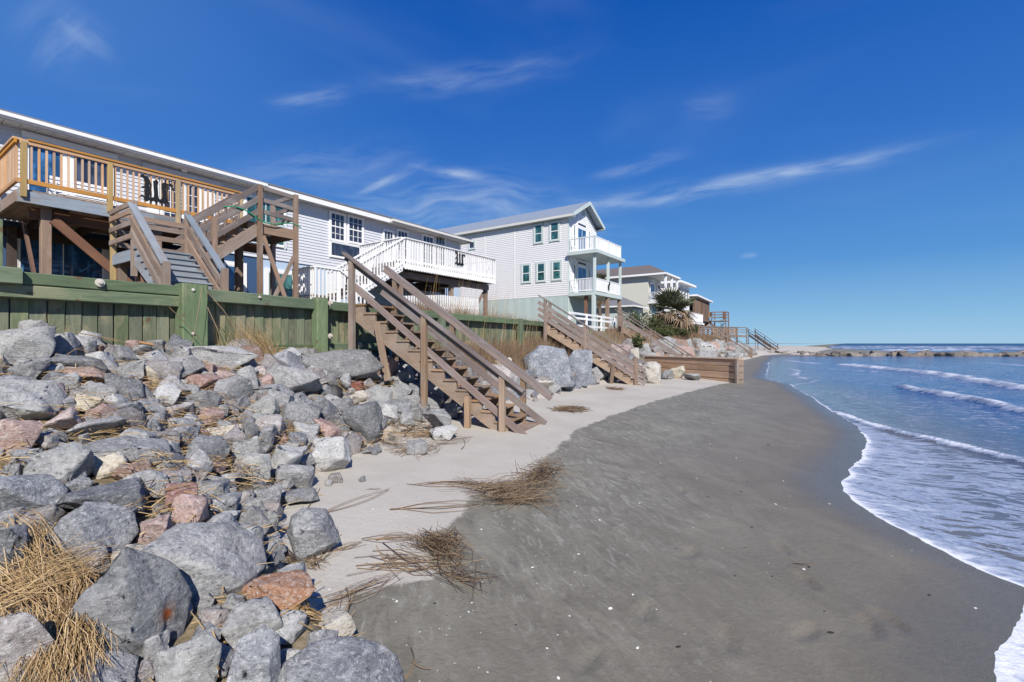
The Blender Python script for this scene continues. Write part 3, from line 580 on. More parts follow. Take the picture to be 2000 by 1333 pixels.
HERO = [  # left, right, top, bottom (photo pixels), colour, label
 (-40, 106, 640, 722, 'light', 'broad pale grey slab leaning against the far left end of the green seawall'),
 (43, 110, 627, 682, 'light', 'pale grey rock standing highest at the left, its tip against the dark seawall boards'),
 (103, 152, 652, 700, 'grey', 'grey rock with a dark face right of the highest rock at the left'),
 (135, 186, 655, 698, 'light', 'light brown-grey rock touching the foot of the seawall planks'),
 (93, 205, 693, 738, 'grey', 'long low grey boulder with a dark blue shaded right end'),
 (165, 236, 687, 731, 'light', 'pale speckled rock behind the long low grey boulder'),
 (200, 260, 676, 712, 'brown', 'rounded brownish rock near the seawall foot'),
 (258, 292, 694, 722, 'grey', 'small grey rock beside the orange timber offcut'),
 (283, 353, 702, 750, 'brown', 'blocky pinkish grey rock in front of the orange timber offcut'),
 (350, 500, 683, 726, 'grey', 'long flat grey boulder under the big green post'),
 (360, 430, 731, 769, 'pink', 'salmon pink block, the brightest pink rock below the green post'),
 (415, 470, 724, 756, 'pink', 'cracked pink rock right of the salmon pink block'),
 (464, 502, 717, 768, 'grey', 'upright narrow grey rock right of the cracked pink rock'),
 (-60, 124, 737, 828, 'light', 'very large pale grey boulder with a flat sunlit face at the left edge'),
 (105, 158, 729, 770, 'light', 'grey wedge rock behind the cream stone'),
 (155, 228, 748, 795, 'grey', 'grey rock with a dark seam above the cream stone'),
 (208, 280, 730, 796, 'grey', 'grey two peaked rock in the upper left slope'),
 (222, 262, 730, 762, 'grey', 'grey knob of rock on top of the two peaked rock'),
 (140, 201, 768, 813, 'cream', 'bright cream stone at the left of the slope'),
 (208, 276, 783, 826, 'blue', 'dark bluish rounded rock right of the bright cream stone'),
 (274, 308, 778, 815, 'grey', 'small round grey rock beside the dark bluish rounded rock'),
 (300, 378, 790, 822, 'brown', 'flat brown-grey slab in the middle of the upper slope'),
 (368, 430, 767, 798, 'brown', 'mauve grey flat topped rock below the salmon pink block'),
 (135, 250, 815, 863, 'grey', 'grey boulder with two dark hollows at its lower right'),
 (-12, 78, 818, 898, 'pink', 'dull pink boulder at the left edge with a dark right side'),
 (75, 130, 835, 872, 'grey', 'round grey rock in the shade right of the dull pink boulder'),
 (140, 330, 853, 922, 'grey', 'long brick shaped grey boulder across the left slope'),
 (290, 352, 840, 882, 'brown', 'purple grey wedge behind the long brick shaped boulder'),
 (302, 380, 815, 850, 'light', 'pale grey ridge shaped rock above the purple grey wedge'),
 (175, 247, 885, 938, 'cream', 'cream and brown stone tucked in front of the long brick shaped boulder'),
 (45, 193, 866, 962, 'light', 'smooth humped grey boulder with a vertical vein, left of the cream and brown stone'),
 (-30, 121, 925, 1022, 'blue', 'blue grey boulder at the left edge above the straw'),
 (115, 294, 940, 1030, 'blue', 'large blue grey boulder behind the ridged blue boulder'),
 (86, 266, 975, 1106, 'blue', 'ridged blue boulder with a sharp crest right of the straw heap'),
 (257, 523, 1010, 1186, 'grey', 'biggest grey boulder, crossed by a white vein, beside the dry sand'),
 (155, 374, 1070, 1302, 'rust', 'large pointed boulder with a rust spot in the foreground'),
 (-22, 56, 1038, 1160, 'blue', 'blue grey rock behind the straw at the left edge'),
 (-20, 112, 1200, 1370, 'brown', 'mauve boulder under the straw in the lower left corner'),
 (130, 267, 1283, 1400, 'grey', 'grey boulder cut by the bottom of the photo, left of the pale block'),
 (310, 431, 1248, 1380, 'light', 'pale squared block at the bottom beside the pointed boulder'),
 (478, 609, 1118, 1197, 'orange', 'rusty orange boulder lying on the sand'),
 (440, 549, 1174, 1268, 'light', 'grey split rock in front of the rusty orange boulder'),
 (395, 446, 1195, 1258, 'brown', 'pinkish rock half hidden left of the grey split rock'),
 (432, 480, 1258, 1290, 'grey', 'small grey stone between the split rock and the bottom boulder'),
 (388, 430, 1185, 1215, 'grey', 'small flat stone under the biggest grey boulder'),
 (528, 792, 1240, 1440, 'blue', 'blue grey domed boulder at the bottom edge, nearest the wet sand'),
 (450, 546, 1245, 1400, 'blue', 'dark blue boulder at the bottom edge left of the domed one'),
 (565, 663, 993, 1096, 'blue', 'lone squared rock with a pink base standing on the dry sand'),
 (245, 326, 918, 985, 'grey', 'striped grey rock left of the pinkish red stone'),
 (325, 386, 943, 1006, 'red', 'pinkish red stone among grey rocks near the middle left'),
 (365, 449, 935, 982, 'light', 'flat pale rock right of the pinkish red stone'),
 (408, 469, 966, 1012, 'blue', 'dark grey rounded stone near the dry sand'),
 (390, 472, 1006, 1040, 'light', 'low rock resting behind the biggest grey boulder'),
 (305, 371, 917, 952, 'brown', 'pinkish slab with a tan top'),
 (448, 495, 958, 998, 'brown', 'brownish pointed stone at the sand edge'),
 (493, 547, 948, 992, 'grey', 'round grey stone at the edge of the dry sand'),
 (550, 622, 953, 990, 'grey', 'fan shaped grey rock reaching onto the dry sand'),
 (592, 743, 688, 752, 'grey', 'very long grey boulder with a dark hollow beneath, left of the main stair post'),
 (500, 627, 712, 782, 'grey', 'large sloping grey boulder below the dry grass clump'),
 (488, 572, 752, 788, 'blue', 'dark nosed rock in front of the large sloping boulder'),
 (680, 711, 748, 771, 'red', 'small bright red brick like stone under the very long boulder'),
 (668, 712, 767, 797, 'cream', 'small cream stone under the red one'),
 (738, 803, 780, 816, 'blue', 'dark lens shaped rock by the stair stringer'),
 (672, 746, 786, 872, 'blue', 'tall blue grey boulder streaked with white above the ochre stone'),
 (545, 628, 780, 846, 'blue', 'tilted bluish slab in the middle of the slope'),
 (612, 682, 855, 927, 'light', 'pale upright slab beside the ochre stone'),
 (678, 714, 848, 884, 'ochre', 'yellow ochre stone at the sand edge'),
 (398, 470, 830, 866, 'cream', 'whitish flat stone in the centre of the slope'),
 (455, 503, 853, 925, 'grey', 'grey rock with a rounded top left of the tan stone'),
 (503, 541, 830, 882, 'blue', 'upright bluish rock with a pointed head'),
 (475, 506, 824, 880, 'blue', 'narrow upright grey rock beside the pointed bluish one'),
 (470, 527, 885, 945, 'light', 'smooth pale rock above the round grey stone'),
 (552, 588, 866, 905, 'cream', 'pitted tan stone in the lower slope'),
 (540, 612, 905, 965, 'grey', 'large broken grey rock on the lower slope'),
 (730, 777, 699, 742, 'pink', 'pink rock behind the slanted stair brace'),
 (772, 812, 724, 757, 'light', 'grey stone beside the foot of the slanted brace'),
 (815, 868, 768, 800, 'brown', 'flat beige stone between the stair posts'),
 (828, 880, 800, 850, 'grey', 'streaked rock against the short stair post'),
 (840, 895, 830, 862, 'light', 'low stone on the sand at the stair foot'),
 (700, 745, 880, 890, 'grey', 'small low grey stone alone on the dry sand'),
 (795, 835, 866, 890, 'grey', 'grey stone under the reed tangle left of the stairs'),
 (1022, 1121, 675, 757, 'slate', 'great blue slab leaning right of the nearest stairs'),
 (1106, 1157, 684, 757, 'slate', 'tall grey slab left of the second stairs'),
 (968, 1000, 700, 730, 'cream', 'cream block seen between the stair rails'),
 (1028, 1082, 742, 768, 'cream', 'layered cream stone under the great blue slab'),
 (1252, 1291, 708, 750, 'cream', 'tan and white rock beside the foot of the second stairs'),
 (1290, 1315, 726, 742, 'grey', 'dark stone in front of the timber groin'),
 (1303, 1338, 718, 740, 'cream', 'long pale stone leaning on the timber groin'),
 (1335, 1368, 732, 744, 'light', 'flat grey stone half buried before the timber groin'),
 (1335, 1352, 665, 688, 'grey', 'grey rock in front of the rusty grass near the palm'),
 (1362, 1398, 670, 697, 'light', 'pale rock with snowy top beyond the timber groin'),
]
MATK = {'slate': 'rock_slate', 'grey': 'rock_grey', 'light': 'rock_light', 'blue': 'rock_blue', 'brown': 'rock_brown', 'pink': 'rock_pink', 'red': 'rock_red', 'cream': 'rock_cream', 'ochre': 'rock_ochre', 'rust': 'rock_rust', 'orange': 'rock_orange'}
FP = []   # footprints already taken: x, y, radius
view = Vector((-SA, CA, 0))
hr = random.Random(3); HC = []; USED = {}
for i, (x0, x1, y0, y1, c, lab) in enumerate(HERO):
    cx = (x0+x1)/2; g = hit(cx, y1); d = depth(g)
    W = (x1-x0)*d/FOC; Ha = (y1-y0)*d/FOC; vd = Vector((g.x, g.y, 0)).normalized()
    # foreshortening at the picture's edge widens things, so undo it
    stretch = math.sqrt(1+((cx-1000)/FOC)**2); W = W/stretch**.9
    ph = math.atan2(CH-g.z, math.hypot(g.x, g.y)); D = W*.80
    H = max((Ha-D*math.sin(ph)*.85)/max(math.cos(ph), .5), .38*W, Ha*.55) * 1.10
    if y1-y0 < 25: H = Ha*1.2
    cpos = g + vd*(D/2*.92); cpos.x = max(cpos.x, float(I(cpos.y, T_TOP))+D*.25) if cpos.y < 9 else cpos.x; cz = max(g.z + H*.5 - .05*H, float(ground(cpos.x, cpos.y)) + H*.22)
    cpos.z = cz; yaw = math.atan2(-vd.x, vd.y)
    sub = 5 if (x1-x0) > 170 else 4
    if x0 < 700: W *= 1.07
    place_rock('boulder' if (x1-x0) > 70 else 'rock', cpos, (W/2*1.06, D/2*1.1, H/2*1.05), yaw + hr.uniform(-.15, .15), (hr.uniform(-.12, .12), hr.uniform(-.12, .12)), M[MATK[c]], 100+i, sub, lab, G_RIP)
    FP.append((cpos.x, cpos.y, W*.42)); HC.append(((x0+x1)/2, (y0+y1)/2, lab))
    if lab.startswith('large pointed'): RUST = (cx+46, 1200)
# smaller rocks filling the slope: (y range, mean size)
fill = []; fr = random.Random(11)
def try_rock(x, y, s, tight=.62):
    s = min(s, max(.04, 66*depth((x, y))/FOC))
    for (a, b_, r) in FP:
        if (a-x)**2+(b_-y)**2 < ((r+s*.5)*tight)**2: return False
    FP.append((x, y, s*.5)); fill.append((x, y, s)); return True
def scatter(n, y0, y1, smin, smax, toe_off=.05, bias=1.0, tight=.62, t1=.97):
    for _ in range(n):
        y = y0+(y1-y0)*fr.random()**bias; toe = float(I(y, T_TOE)); top = float(I(y, T_TOP))
        t_ = fr.uniform(0, t1); x = toe-toe_off-(toe-top)*t_; s = smin+(smax-smin)*fr.random()**1.7
        try_rock(x, y, s, tight)
scatter(420, -1.5, 9.3, .32, .55, tight=.66)
scatter(900, -1, 9.5, .20, .36, tight=.60)
scatter(1500, 0, 9.5, .10, .20, tight=.58)
scatter(150, 8.5, 15, .35, .75, t1=.34, tight=.6); scatter(90, 9.5, 24, .5, 1.1, t1=.35); scatter(260, 8.5, 15, .15, .35, t1=.36, tight=.55); scatter(260, 9.5, 24, .2, .5, t1=.4)
scatter(110, 24, 72, .6, 1.4, t1=.6, bias=1.0); scatter(260, 24, 75, .3, .7, t1=.6)
for _ in range(26):   # a few strays on the sand
    y = fr.uniform(1.6, 13); x = float(I(y, T_TOE))+abs(fr.gauss(0, .28)); s = fr.uniform(.05, .16); try_rock(x, y, s)
cols = ['grey']*12+['light']*8+['blue']*8+['brown']*8+['pink']*2+['cream']*1+['orange']
def score(f):
    d = -f[0]*SA+f[1]*CA; 
    if d < .4: return 0
    px = 1000+FOC*(f[0]*CA+f[1]*SA)/d; return f[2]/d if -60 < px < 2000 else 0
fill.sort(key=score, reverse=True)
NOBJ = 300-len(HERO)
import re
CN = {'slate': 'slate grey', 'grey': 'grey', 'light': 'pale grey', 'blue': 'bluish grey', 'brown': 'mauve brown', 'pink': 'pink', 'cream': 'cream', 'orange': 'rusty orange', 'ochre': 'ochre', 'red': 'red'}
rest = {}
for i, (x, y, s) in enumerate(fill):
    if score((x, y, s)) <= 0: continue
    c = fr.choice(cols); 
    if y > 24 and c in ('blue',): c = 'light'
    if 8.5 < y < 24 and c in ('light', 'blue'): c = 'slate'
    z = float(ground(x, y)); hsz = (s*.5*fr.uniform(.8, 1.25), s*.5*fr.uniform(.75, 1.1), s*.5*fr.uniform(.65, 1.0))
    cc = Vector((x, y, z+hsz[2]*.55)); yaw = fr.uniform(0, 6.28); tilt = (fr.uniform(-.5, .5), fr.uniform(-.5, .5)); seed = fr.randint(0, 23)
    if i < NOBJ:
        where = 'between the big boulders below the green seawall' if y < 5 else 'on the slope beside the nearest beach stairs' if y < 9.5 else 'at the dune foot between the first and second stairs' if y < 24 else 'along the far dune beyond the timber groin'
        size = 'small' if s < .22 else 'middle sized' if s < .5 else 'large'
        dd = depth(cc); qx = 1000+FOC*(cc.x*CA+cc.y*SA)/dd; qy = 671-FOC*(cc.z-CH)/dd
        hx, hy, hl = min(HC, key=lambda h: math.hypot(h[0]-qx, (h[1]-qy)*1.4)); shape = ['angular', 'blocky', 'flat topped', 'wedge shaped', 'pointed'][seed % 5]
        rel = ('right of' if qx > hx else 'left of') if abs(qx-hx) > 1.2*abs(qy-hy) else ('in front of' if qy > hy else 'behind')
        ref = ' '.join(re.split(r',| left of| right of| behind| in front| below| above| beside| under| among', hl)[0].split()[:8])
        if len(ref.split()) < 4: ref = ' '.join(hl.replace(',', '').split()[:9])
        for cut in (' with', ' with a', ' the', ' a', ' of', ' its', ' in', ' at', ' and', ' by', ' on', ' at the', ' near the'):
            if ref.endswith(cut): ref = ref[:-len(cut)]
        pre = f'{size} {CN[c]} {shape} rock {rel} the'; ref = ref.split()[:16-len(pre.split())]
        while ref and ref[-1] in ('with', 'a', 'the', 'of', 'its', 'in', 'at', 'and', 'by', 'on', 'near', 'to', 'from', 'against', 'right', 'left', 'lower', 'upper', 'far', 'white', 'dark', 'over', 'up', 'for', 'touching', 'crossed', 'behind', 'very'): ref.pop()
        ref = ' '.join(ref)
        lab = f'{pre} {ref}' if math.hypot(hx-qx, hy-qy) < 110 else f'{size} {CN[c]} {shape} rock {where}'
        place_rock('rock', cc, hsz, yaw, tilt, M[MATK[c]], seed, 4 if s/max(dd, 1) > .035 else 3, lab, 'smaller rocks filling the stone slope')
    else: rest.setdefault(c, []).append((cc, hsz, yaw, tilt, seed))
for c, L in rest.items():
    Vs, Fs, k = [], [], 0
    for cc, hsz, yaw, tilt, seed in L:
        P, F = rock_verts(seed, 2); Mx = np.array(Matrix.Translation(cc) @ Matrix.Rotation(yaw, 4, 'Z') @ Matrix.Rotation(tilt[0], 4, 'X') @ Matrix.Diagonal((*hsz, 1)))
        Q = P @ Mx[:3, :3].T + Mx[:3, 3]; Vs.append(Q); Fs.append(F+k); k += len(Q)
    me = mesh_from('rubble', np.concatenate(Vs).tolist(), np.concatenate(Fs).tolist(), M[MATK[c]], False)
    meta(obj('rubble', me), f'{CN[c]} small rubble filling the gaps of the rock slope', 'rubble', kind='stuff')
# rust spot on the pointed boulder is part of it: added as a shallow stain disc in its material
mt = M['rock_rust']; t = NT(mt.node_tree); b = mt.node_tree.nodes['Principled BSDF']
from mathutils.bvhtree import BVHTree
ro = [o for o in COL.objects if o.get('label', '').startswith('large pointed')][0]; Mw = WM[ro]
bv = BVHTree.FromPolygons([Mw @ v.co for v in ro.data.vertices], [tuple(p.vertices) for p in ro.data.polygons])
dv = Vector(rdir(325, 1200)); RP = bv.ray_cast(Vector((0, 0, CH)), dv.normalized())[0] or Vector((0, 0, -9))
nd = t.node('ShaderNodeVectorMath', operation='DISTANCE'); t.put(nd.inputs[0], t.pos()); nd.inputs[1].default_value = RP
ds = t.math('ADD', nd.outputs['Value'], t.math('MULTIPLY_ADD', t.noise(t.pos(), 60, 3), .03, -.015))
cur = b.inputs['Base Color'].links[0].from_socket
c_ = t.mix(t.mapr(ds, .02, .075, .55, 0), cur, (.25, .12, .06)); c_ = t.mix(t.mapr(ds, .012, .034, .95, 0), c_, (.30, .075, .02)); t.put(b.inputs['Base Color'], c_)
# ================================================================== seawall (green treated timber)
WF = [(-8, -7.6), (0, -7.8), (2.84, -7.9), (5.35, -8.2), (6.3, -8.35), (13.3, -9.1), (20, -10.0), (26, -10.8)]
wf = lambda y: float(I(y, WF))
sw = thing('seawall', (wf(3), 3, 1.2), 'green treated timber seawall of upright planks behind the rocks', 'seawall')
zt = 2.43; pr = random.Random(5)
def fadebottom(y): return .95
y = -2.0
while y < 22:
    wdt = .162; yc = y+wdt/2; x = wf(yc)-.195+pr.uniform(-.006, .006)
    if abs(yc-3.32) > .0:
        board('plank', sw, (x, yc, .9), (x, yc, zt-.06+pr.uniform(-.01, .01)), .05, wdt-.008, M['plank_wood'], up=(0, 1, 0), ch=.006)
    y += wdt+.002
def wale(y0, y1, z0, z1, mat, th=.15, off=0, parent=sw):
    a = Vector((wf(y0)-th/2+off, y0, (z0+z1)/2)); b_ = Vector((wf(y1)-th/2+off, y1, (z0+z1)/2))
    return board('wale', parent, a, b_, th, z1-z0, mat, ch=.012)
wale(1.36, 3.02, 2.285, 2.43, M['green_wood']); wale(.9, 3.02, 2.125, 2.281, M['green_wood'], off=-.004)
wale(-2, .895, 2.125, 2.281, M['green_wood_dark'], off=-.004)
wale(3.32, 5.3, 2.24, 2.43, M['green_wood_dark']); wale(5.58, 9.2, 2.24, 2.42, M['green_wood_dark'])
wale(9.35, 13.6, 2.24, 2.42, M['green_wood_dark']); wale(13.8, 19, 2.24, 2.42, M['green_wood_dark'])
wale(3.32, 5.3, 1.42, 1.58, M['green_wood_dark'], off=-.03); wale(5.58, 9.2, 1.44, 1.60, M['green_wood_dark'], off=-.03)
board('timber_block', sw, (wf(1)+.0, .92, 2.37), (wf(1.3)+.02, 1.34, 2.37), .17, .19, M['green_wood'], ch=.012)
for y0, y1 in ((-2, 3.3), (3.32, 9.2), (9.22, 19)):   # thin cap board along the plank tops
    board('cap_board', sw, (wf(y0)-.21, y0, zt-.025), (wf(y1)-.21, y1, zt-.025), .22, .045, M['red_wood'])
for k, (yc, z1, wd_) in enumerate([(.42, 2.08, .20), (3.15, 2.47, .34), (5.44, 2.46, .24), (9.27, 2.44, .2), (13.7, 2.44, .2), (19.1, 2.44, .2)]):
    board('piling', sw, (wf(yc)+.005, yc, .7), (wf(yc)+.005, yc, z1), wd_*.8, wd_, M['green_wood'], up=(0, 1, 0), ch=.015)
def bolt(px, py, X):
    p = onX(px, py, X); V, F = lathe([(.052, 0), (.055, .008), (.05, .018), (.022, .022), (.022, .05), (.016, .056)], 14)
    key = 'bolt_mesh'
    if key not in RMESH: RMESH[key] = mesh_from('bolt', V, F, M['steel'], False)
    obj('bolt', RMESH[key], sw, Matrix.Translation(p) @ Matrix.Rotation(math.pi/2, 4, 'Y'))
bolt(195, 553, wf(1.9)); bolt(505, 581, wf(4.4)); bolt(375, 567, wf(3.2)+.113); bolt(375, 652, wf(3.2)+.113); bolt(645, 593, wf(5.5)+.10); bolt(645, 657, wf(5.5)+.10); bolt(703, 674, wf(6.2)-.03)
# green pole rising at the left end of the wall
tp = onX(2, 430, wf(.9)-.25); board('end_post', sw, (tp.x, tp.y-.05, 1.0), (tp.x, tp.y-.05, tp.z), .12, .12, M['green_wood_dark'], up=(0, 1, 0))

# ================================================================== stairs down to the beach
def sawtooth(name, parent, top, foot, zt_, zf, n, th, mat, deep=.22):
    """notched stringer from top to foot (2-D points)"""
    top = Vector((top[0], top[1], 0)); foot = Vector((foot[0], foot[1], 0)); run = (foot-top); L = run.length; r = run.normalized(); sdv = Vector((-r.y, r.x, 0))*th/2
    rise = (zt_-zf)/n; go = L/n; P = []
    for k in range(n): P += [(k*go, zt_-k*rise-.0), (k*go+go, zt_-k*rise-.0)]
    P = [(s, z-.04) for s, z in P]; P.append((L, zf-.12))
    P.append((L-.12, zf-.12)); P.append((0, zt_-.04-deep-rise*.35))
    V = []; m_ = len(P)
    for sg in (-1, 1): V += [tuple(top+r*s+sdv*sg+Vector((0, 0, z))) for s, z in P]
    F = [(i, (i+1) % m_, (i+1) % m_+m_, i+m_) for i in range(m_)]
    # side faces: one quad per step so that no big concave face is needed
    base = P[-1]; 
    for off, flip in ((0, False), (m_, True)):
        bl = lambda s: (s, base[1]+(zf-.12-base[1])*s/(L-.12))
        for k in range(n):
            k0 = len(V); s0, s1 = k*go, (k+1)*go; zt2 = zt_-k*rise-.04
            q = [(s0, zt2), (s1, zt2), (s1, min(bl(min(s1, L))[1], zt2-.02)), (s0, bl(s0)[1])]
            sg = -1 if off == 0 else 1
            V += [tuple(top+r*s+sdv*sg+Vector((0, 0, z))) for s, z in q]; f = (k0, k0+1, k0+2, k0+3); F.append(f if not flip else f[::-1])
    return obj(name, mesh_from(name, V, F, mat), parent)
def stairs(root, top, foot, width, zt_, zf, n, mats, riser=None, treadmat=None):
    """near-side top and foot points (2-D); the flight is `width` wide towards the side vector"""
    t2 = Vector((top[0], top[1], 0)); f2 = Vector((foot[0], foot[1], 0)); r = (f2-t2).normalized(); sd_ = Vector(width).to_3d() if len(width) == 2 else Vector(width)
    L = (f2-t2).length; go = L/n; rise = (zt_-zf)/n
    sawtooth('stringer', root, t2, f2, zt_, zf, n, .05, mats['str']); sawtooth('stringer', root, t2+sd_, f2+sd_, zt_, zf, n, .05, mats['str'])
    e = sd_.normalized()*.05
    for k in range(n):
        c = t2+r*(go*(k+.5)+.01); z = zt_-k*rise-.02
        board('tread', root, c-e+Vector((0, 0, z)), c+sd_+e+Vector((0, 0, z)), go+.035, .038, treadmat or mats['tread'])
        if riser:
            c2 = c+r*(go*.5-.02); board('riser', root, c2+Vector((0, 0, z-.021-(rise-.042)/2)), c2+sd_+Vector((0, 0, z-.021-(rise-.042)/2)), .02, rise-.042, riser)
    return r, L
gwm = M['groin_wood']; wm = {'str': M['tan_wood'], 'tread': M['tan_wood']}
s1 = thing('beach_stairs', (-5.0, 6.8, .1), 'nearest weathered wooden beach stairs with high slanted handrails crossing the seawall', 'stairs', 'wooden stairs from the dune to the beach')
T1 = Vector((-7.95, 6.0, 0)); F1 = Vector((-4.82, 6.83, 0)); RR = (F1-T1).normalized(); SD = Vector((-RR.y, RR.x, 0))*1.02
stairs(s1, T1+SD*.04, F1+SD*.04, SD*.92, 2.38, .06, 13, wm)
for k in range(7):     # dark rubber mats on the upper treads
    c = T1+RR*((F1-T1).length/13*(k+.5)); z = 2.38-k*(2.32/13)+.002
    board('tread_mat', s1, c+SD*.12+Vector((0, 0, z)), c+SD*.90+Vector((0, 0, z)), .25, .012, M['black'])
def Z(v, z): return Vector((v[0], v[1], z))
up_ = Vector((0, 0, 1))
near_top = Z(T1-RR*.12, 3.42); near_end = Z(F1+RR*.42, .72)
slope1 = (near_end-near_top)
# near side
P0 = T1+RR*.02; P1 = T1+RR*1.62; P2 = F1-RR*.08
def railz(P, a, b_): s = ((P-Vector((a.x, a.y, 0))).dot(RR))/((Vector((b_.x, b_.y, 0))-Vector((a.x, a.y, 0))).dot(RR)); return a.z+(b_.z-a.z)*s
nt, ne = Z(T1-RR*.17, 3.37), Z(F1+RR*.32, .78)
for P in (P0, P1, P2):
    g = float(ground(P.x, P.y)); board('post', s1, Z(P-SD*.06, g-.35), Z(P-SD*.06, railz(P, nt, ne)-.03), .10, .10, M['grey_wood'] if P is P0 else M['tan_wood'], up=RR)
board('handrail', s1, nt-SD*.06, ne-SD*.06, .14, .045, M['rail_wood'], up=up_)
board('handrail', s1, nt-SD*.01+Vector((0, 0, -.075)), ne-SD*.01+Vector((0, 0, -.075)), .04, .10, M['rail_wood'])
board('lower_rail', s1, Z(P0-SD*.005, 2.72), Z(F1+RR*.32-SD*.005, -.0), .042, .12, M['rail_wood'])
# far side
ft, fe = Z(T1+SD*1.06-RR*.0, 3.27), Z(F1+RR*.50+SD*1.06, .62)
for P in (T1+RR*.25, T1+RR*1.62, F1-RR*.08):
    board('post', s1, Z(P+SD*1.06, float(ground(P.x, P.y+1))-.3), Z(P+SD*1.06, railz(P, ft, fe)-.03), .10, .10, M['tan_wood'], up=RR)
board('handrail', s1, ft, fe, .14, .045, M['rail_wood']); board('handrail', s1, ft+Vector((0, 0, -.075))-SD*.05, fe+Vector((0, 0, -.075))-SD*.05, .04, .10, M['rail_wood'])
board('lower_rail', s1, Z(T1+SD*1.0-RR*.05, 2.72), Z(F1+RR*.38+SD*1.0, .05), .042, .13, M['rail_wood'])
# short stub post and slanted brace on the near side
P = F1-RR*.72; g = float(ground(P.x, P.y)); board('stub_post', s1, Z(P-SD*.10, g-.2), Z(P-SD*.10, .66), .12, .09, M['tan_wood'], up=RR)
P = T1+RR*.62; board('slanted_brace', s1, Z(P-SD*.10, 1.98), Z(P+RR*.27-SD*.13, .9), .13, .045, M['tan_wood'], up=SD)
board('ground_board', s1, Z(F1+RR*.10+SD*.05, .07), Z(F1+RR*.14+SD*.95, .07), .28, .04, M['grey_wood'])
# ---- further stairs, each with top and foot measured on the dune
def far_stairs(tpx, fpx, Xt, Xf, zt_, label, n, W=1.15, railh=.95, rails=(0, .27, .50, .74), mats=None, mid=.45, closed=False):
    a = atd(tpx, 671, 1); 
    dt = rdir(tpx, 671); T = Vector((Xt, dt[1]*Xt/dt[0], 0)); df = rdir(fpx, 671); F_ = Vector((Xf, df[1]*Xf/df[0], 0))
    R_ = (F_-T).normalized(); S_ = Vector((-R_.y, R_.x, 0))*W; zf = float(ground(F_.x, F_.y))
    root = thing('beach_stairs', Z(F_, zf), label, 'stairs', 'wooden stairs from the dune to the beach')
    stairs(root, T, F_, S_, zt_, zf+.0, n, mats or wm)
    L = (F_-T).length; slope = (zf-zt_)/L
    for sidek, S in enumerate((S_*-.06, S_*1.06)):
        for q in (0.02, mid, .98):
            P = T+R_*L*q+S; z = zt_+slope*L*q
            board('post', root, Z(P, float(ground(P.x, P.y))-.3), Z(P, z+railh), .10, .10, M['grey_wood'])
        for r_ in rails:
            board('handrail' if r_ == 0 else 'side_rail', root, Z(T+S*1.0-R_*.2, zt_+railh-r_-slope*.2), Z(F_+S+R_*.25, zf+railh-r_+slope*.25), .12 if r_ == 0 else .04, .05 if r_ == 0 else .13, M['rail_wood'])
    return root, T, F_, R_, S_
s2 = far_stairs(1062, 1246, -9.4, -6.2, 2.35, 'second beach stairs with closely set side rails, ending beside the timber groin', 13)
P = s2[1]+(s2[2]-s2[1])*.72-s2[4]*.08; board('stub_post', s2[0], Z(P, -.1), Z(P+s2[3]*.1, .85), .1, .1, M['tan_wood'])
s3 = far_stairs(1212, 1345, -11.2, -7.7, 2.65, 'third beach stairs running down behind the timber groin past the shrubs', 14, rails=(0, .45))
s4 = far_stairs(1392, 1470, -13.2, -9.0, 3.0, 'dark railed beach stairs below the wooden walkway beyond the palm', 15, rails=(0, .5))
s5 = far_stairs(1462, 1506, -14.0, -10.0, 3.2, 'farthest beach stairs at the end of the row, right of the walkway', 15, rails=(0, .5))

# ================================================================== timber groin
gr = thing('timber_groin', (-6, 23.2, 0), 'long low timber groin box of tan planks crossing the beach', 'groin')
A = onZ(1440, 747, -.05); E = Vector((A.x, A.y, 0)); B0 = Vector((-8.6, 24.6, 0)); gd = (E-B0).normalized(); gn = Vector((-gd.y, gd.x, 0))
zs = [(-.5, .06, .0), (.07, .36, .0), (.37, .62, .0), (.63, .90, .0)]
for sidei, o_ in enumerate((0, .34)):
    for z0, z1, _ in zs:
        board('plank', gr, Z(B0+gn*o_, (z0+z1)/2), Z(E+gn*o_, (z0+z1)/2), .07, z1-z0-.012, gwm, ch=.02)
board('cap_board', gr, Z(B0+gn*.17, .935), Z(E+gn*.17, .935), .50, .06, gwm, ch=.01)
board('end_board', gr, Z(E-gn*.06+gd*.03, -.4), Z(E-gn*.06+gd*.03, .96), .16, .10, M['grey_wood'], up=gd)
for z0, z1, _ in zs: board('end_plank', gr, Z(E+gd*.045, (z0+z1)/2), Z(E+gn*.34+gd*.045, (z0+z1)/2), .05, z1-z0-.012, M['grey_wood'])

# ================================================================== house builders
def siding(name, parent, A2, B2, z0, z1, nrm, lap, mat, top=None):
    """lap siding from A2 to B2 (2-D points): each course leans out at its foot; top(s) limits its height"""
    A2 = Vector((*A2, 0)); B2 = Vector((*B2, 0)); n = Vector((*nrm, 0)); mb = MB(); L = (B2-A2).length; r = (B2-A2)/L
    k = int((z1-z0)/lap+.5); lap = (z1-z0)/k
    flip = r.cross(Vector((0, 0, 1))).dot(n) < 0
    for i in range(k):
        a, b_ = z0+i*lap, z0+(i+1)*lap; s0 = s1_ = 0; e0 = e1 = L
        if top:
            s0, e0 = top(a); s1_, e1 = top(b_)
        Q = [A2+r*s0+n*.026+up_*a, A2+r*e0+n*.026+up_*a, A2+r*e1+n*.004+up_*b_, A2+r*s1_+n*.004+up_*b_]
        mb.add(Q if not flip else Q[::-1], [(0, 1, 2, 3)])
        U = [A2+r*s0+n*.0+up_*a, A2+r*e0+up_*a, A2+r*e0+n*.026+up_*a, A2+r*s0+n*.026+up_*a]
        mb.add(U if not flip else U[::-1], [(0, 1, 2, 3)])
    return mb.build(name, mat, parent)
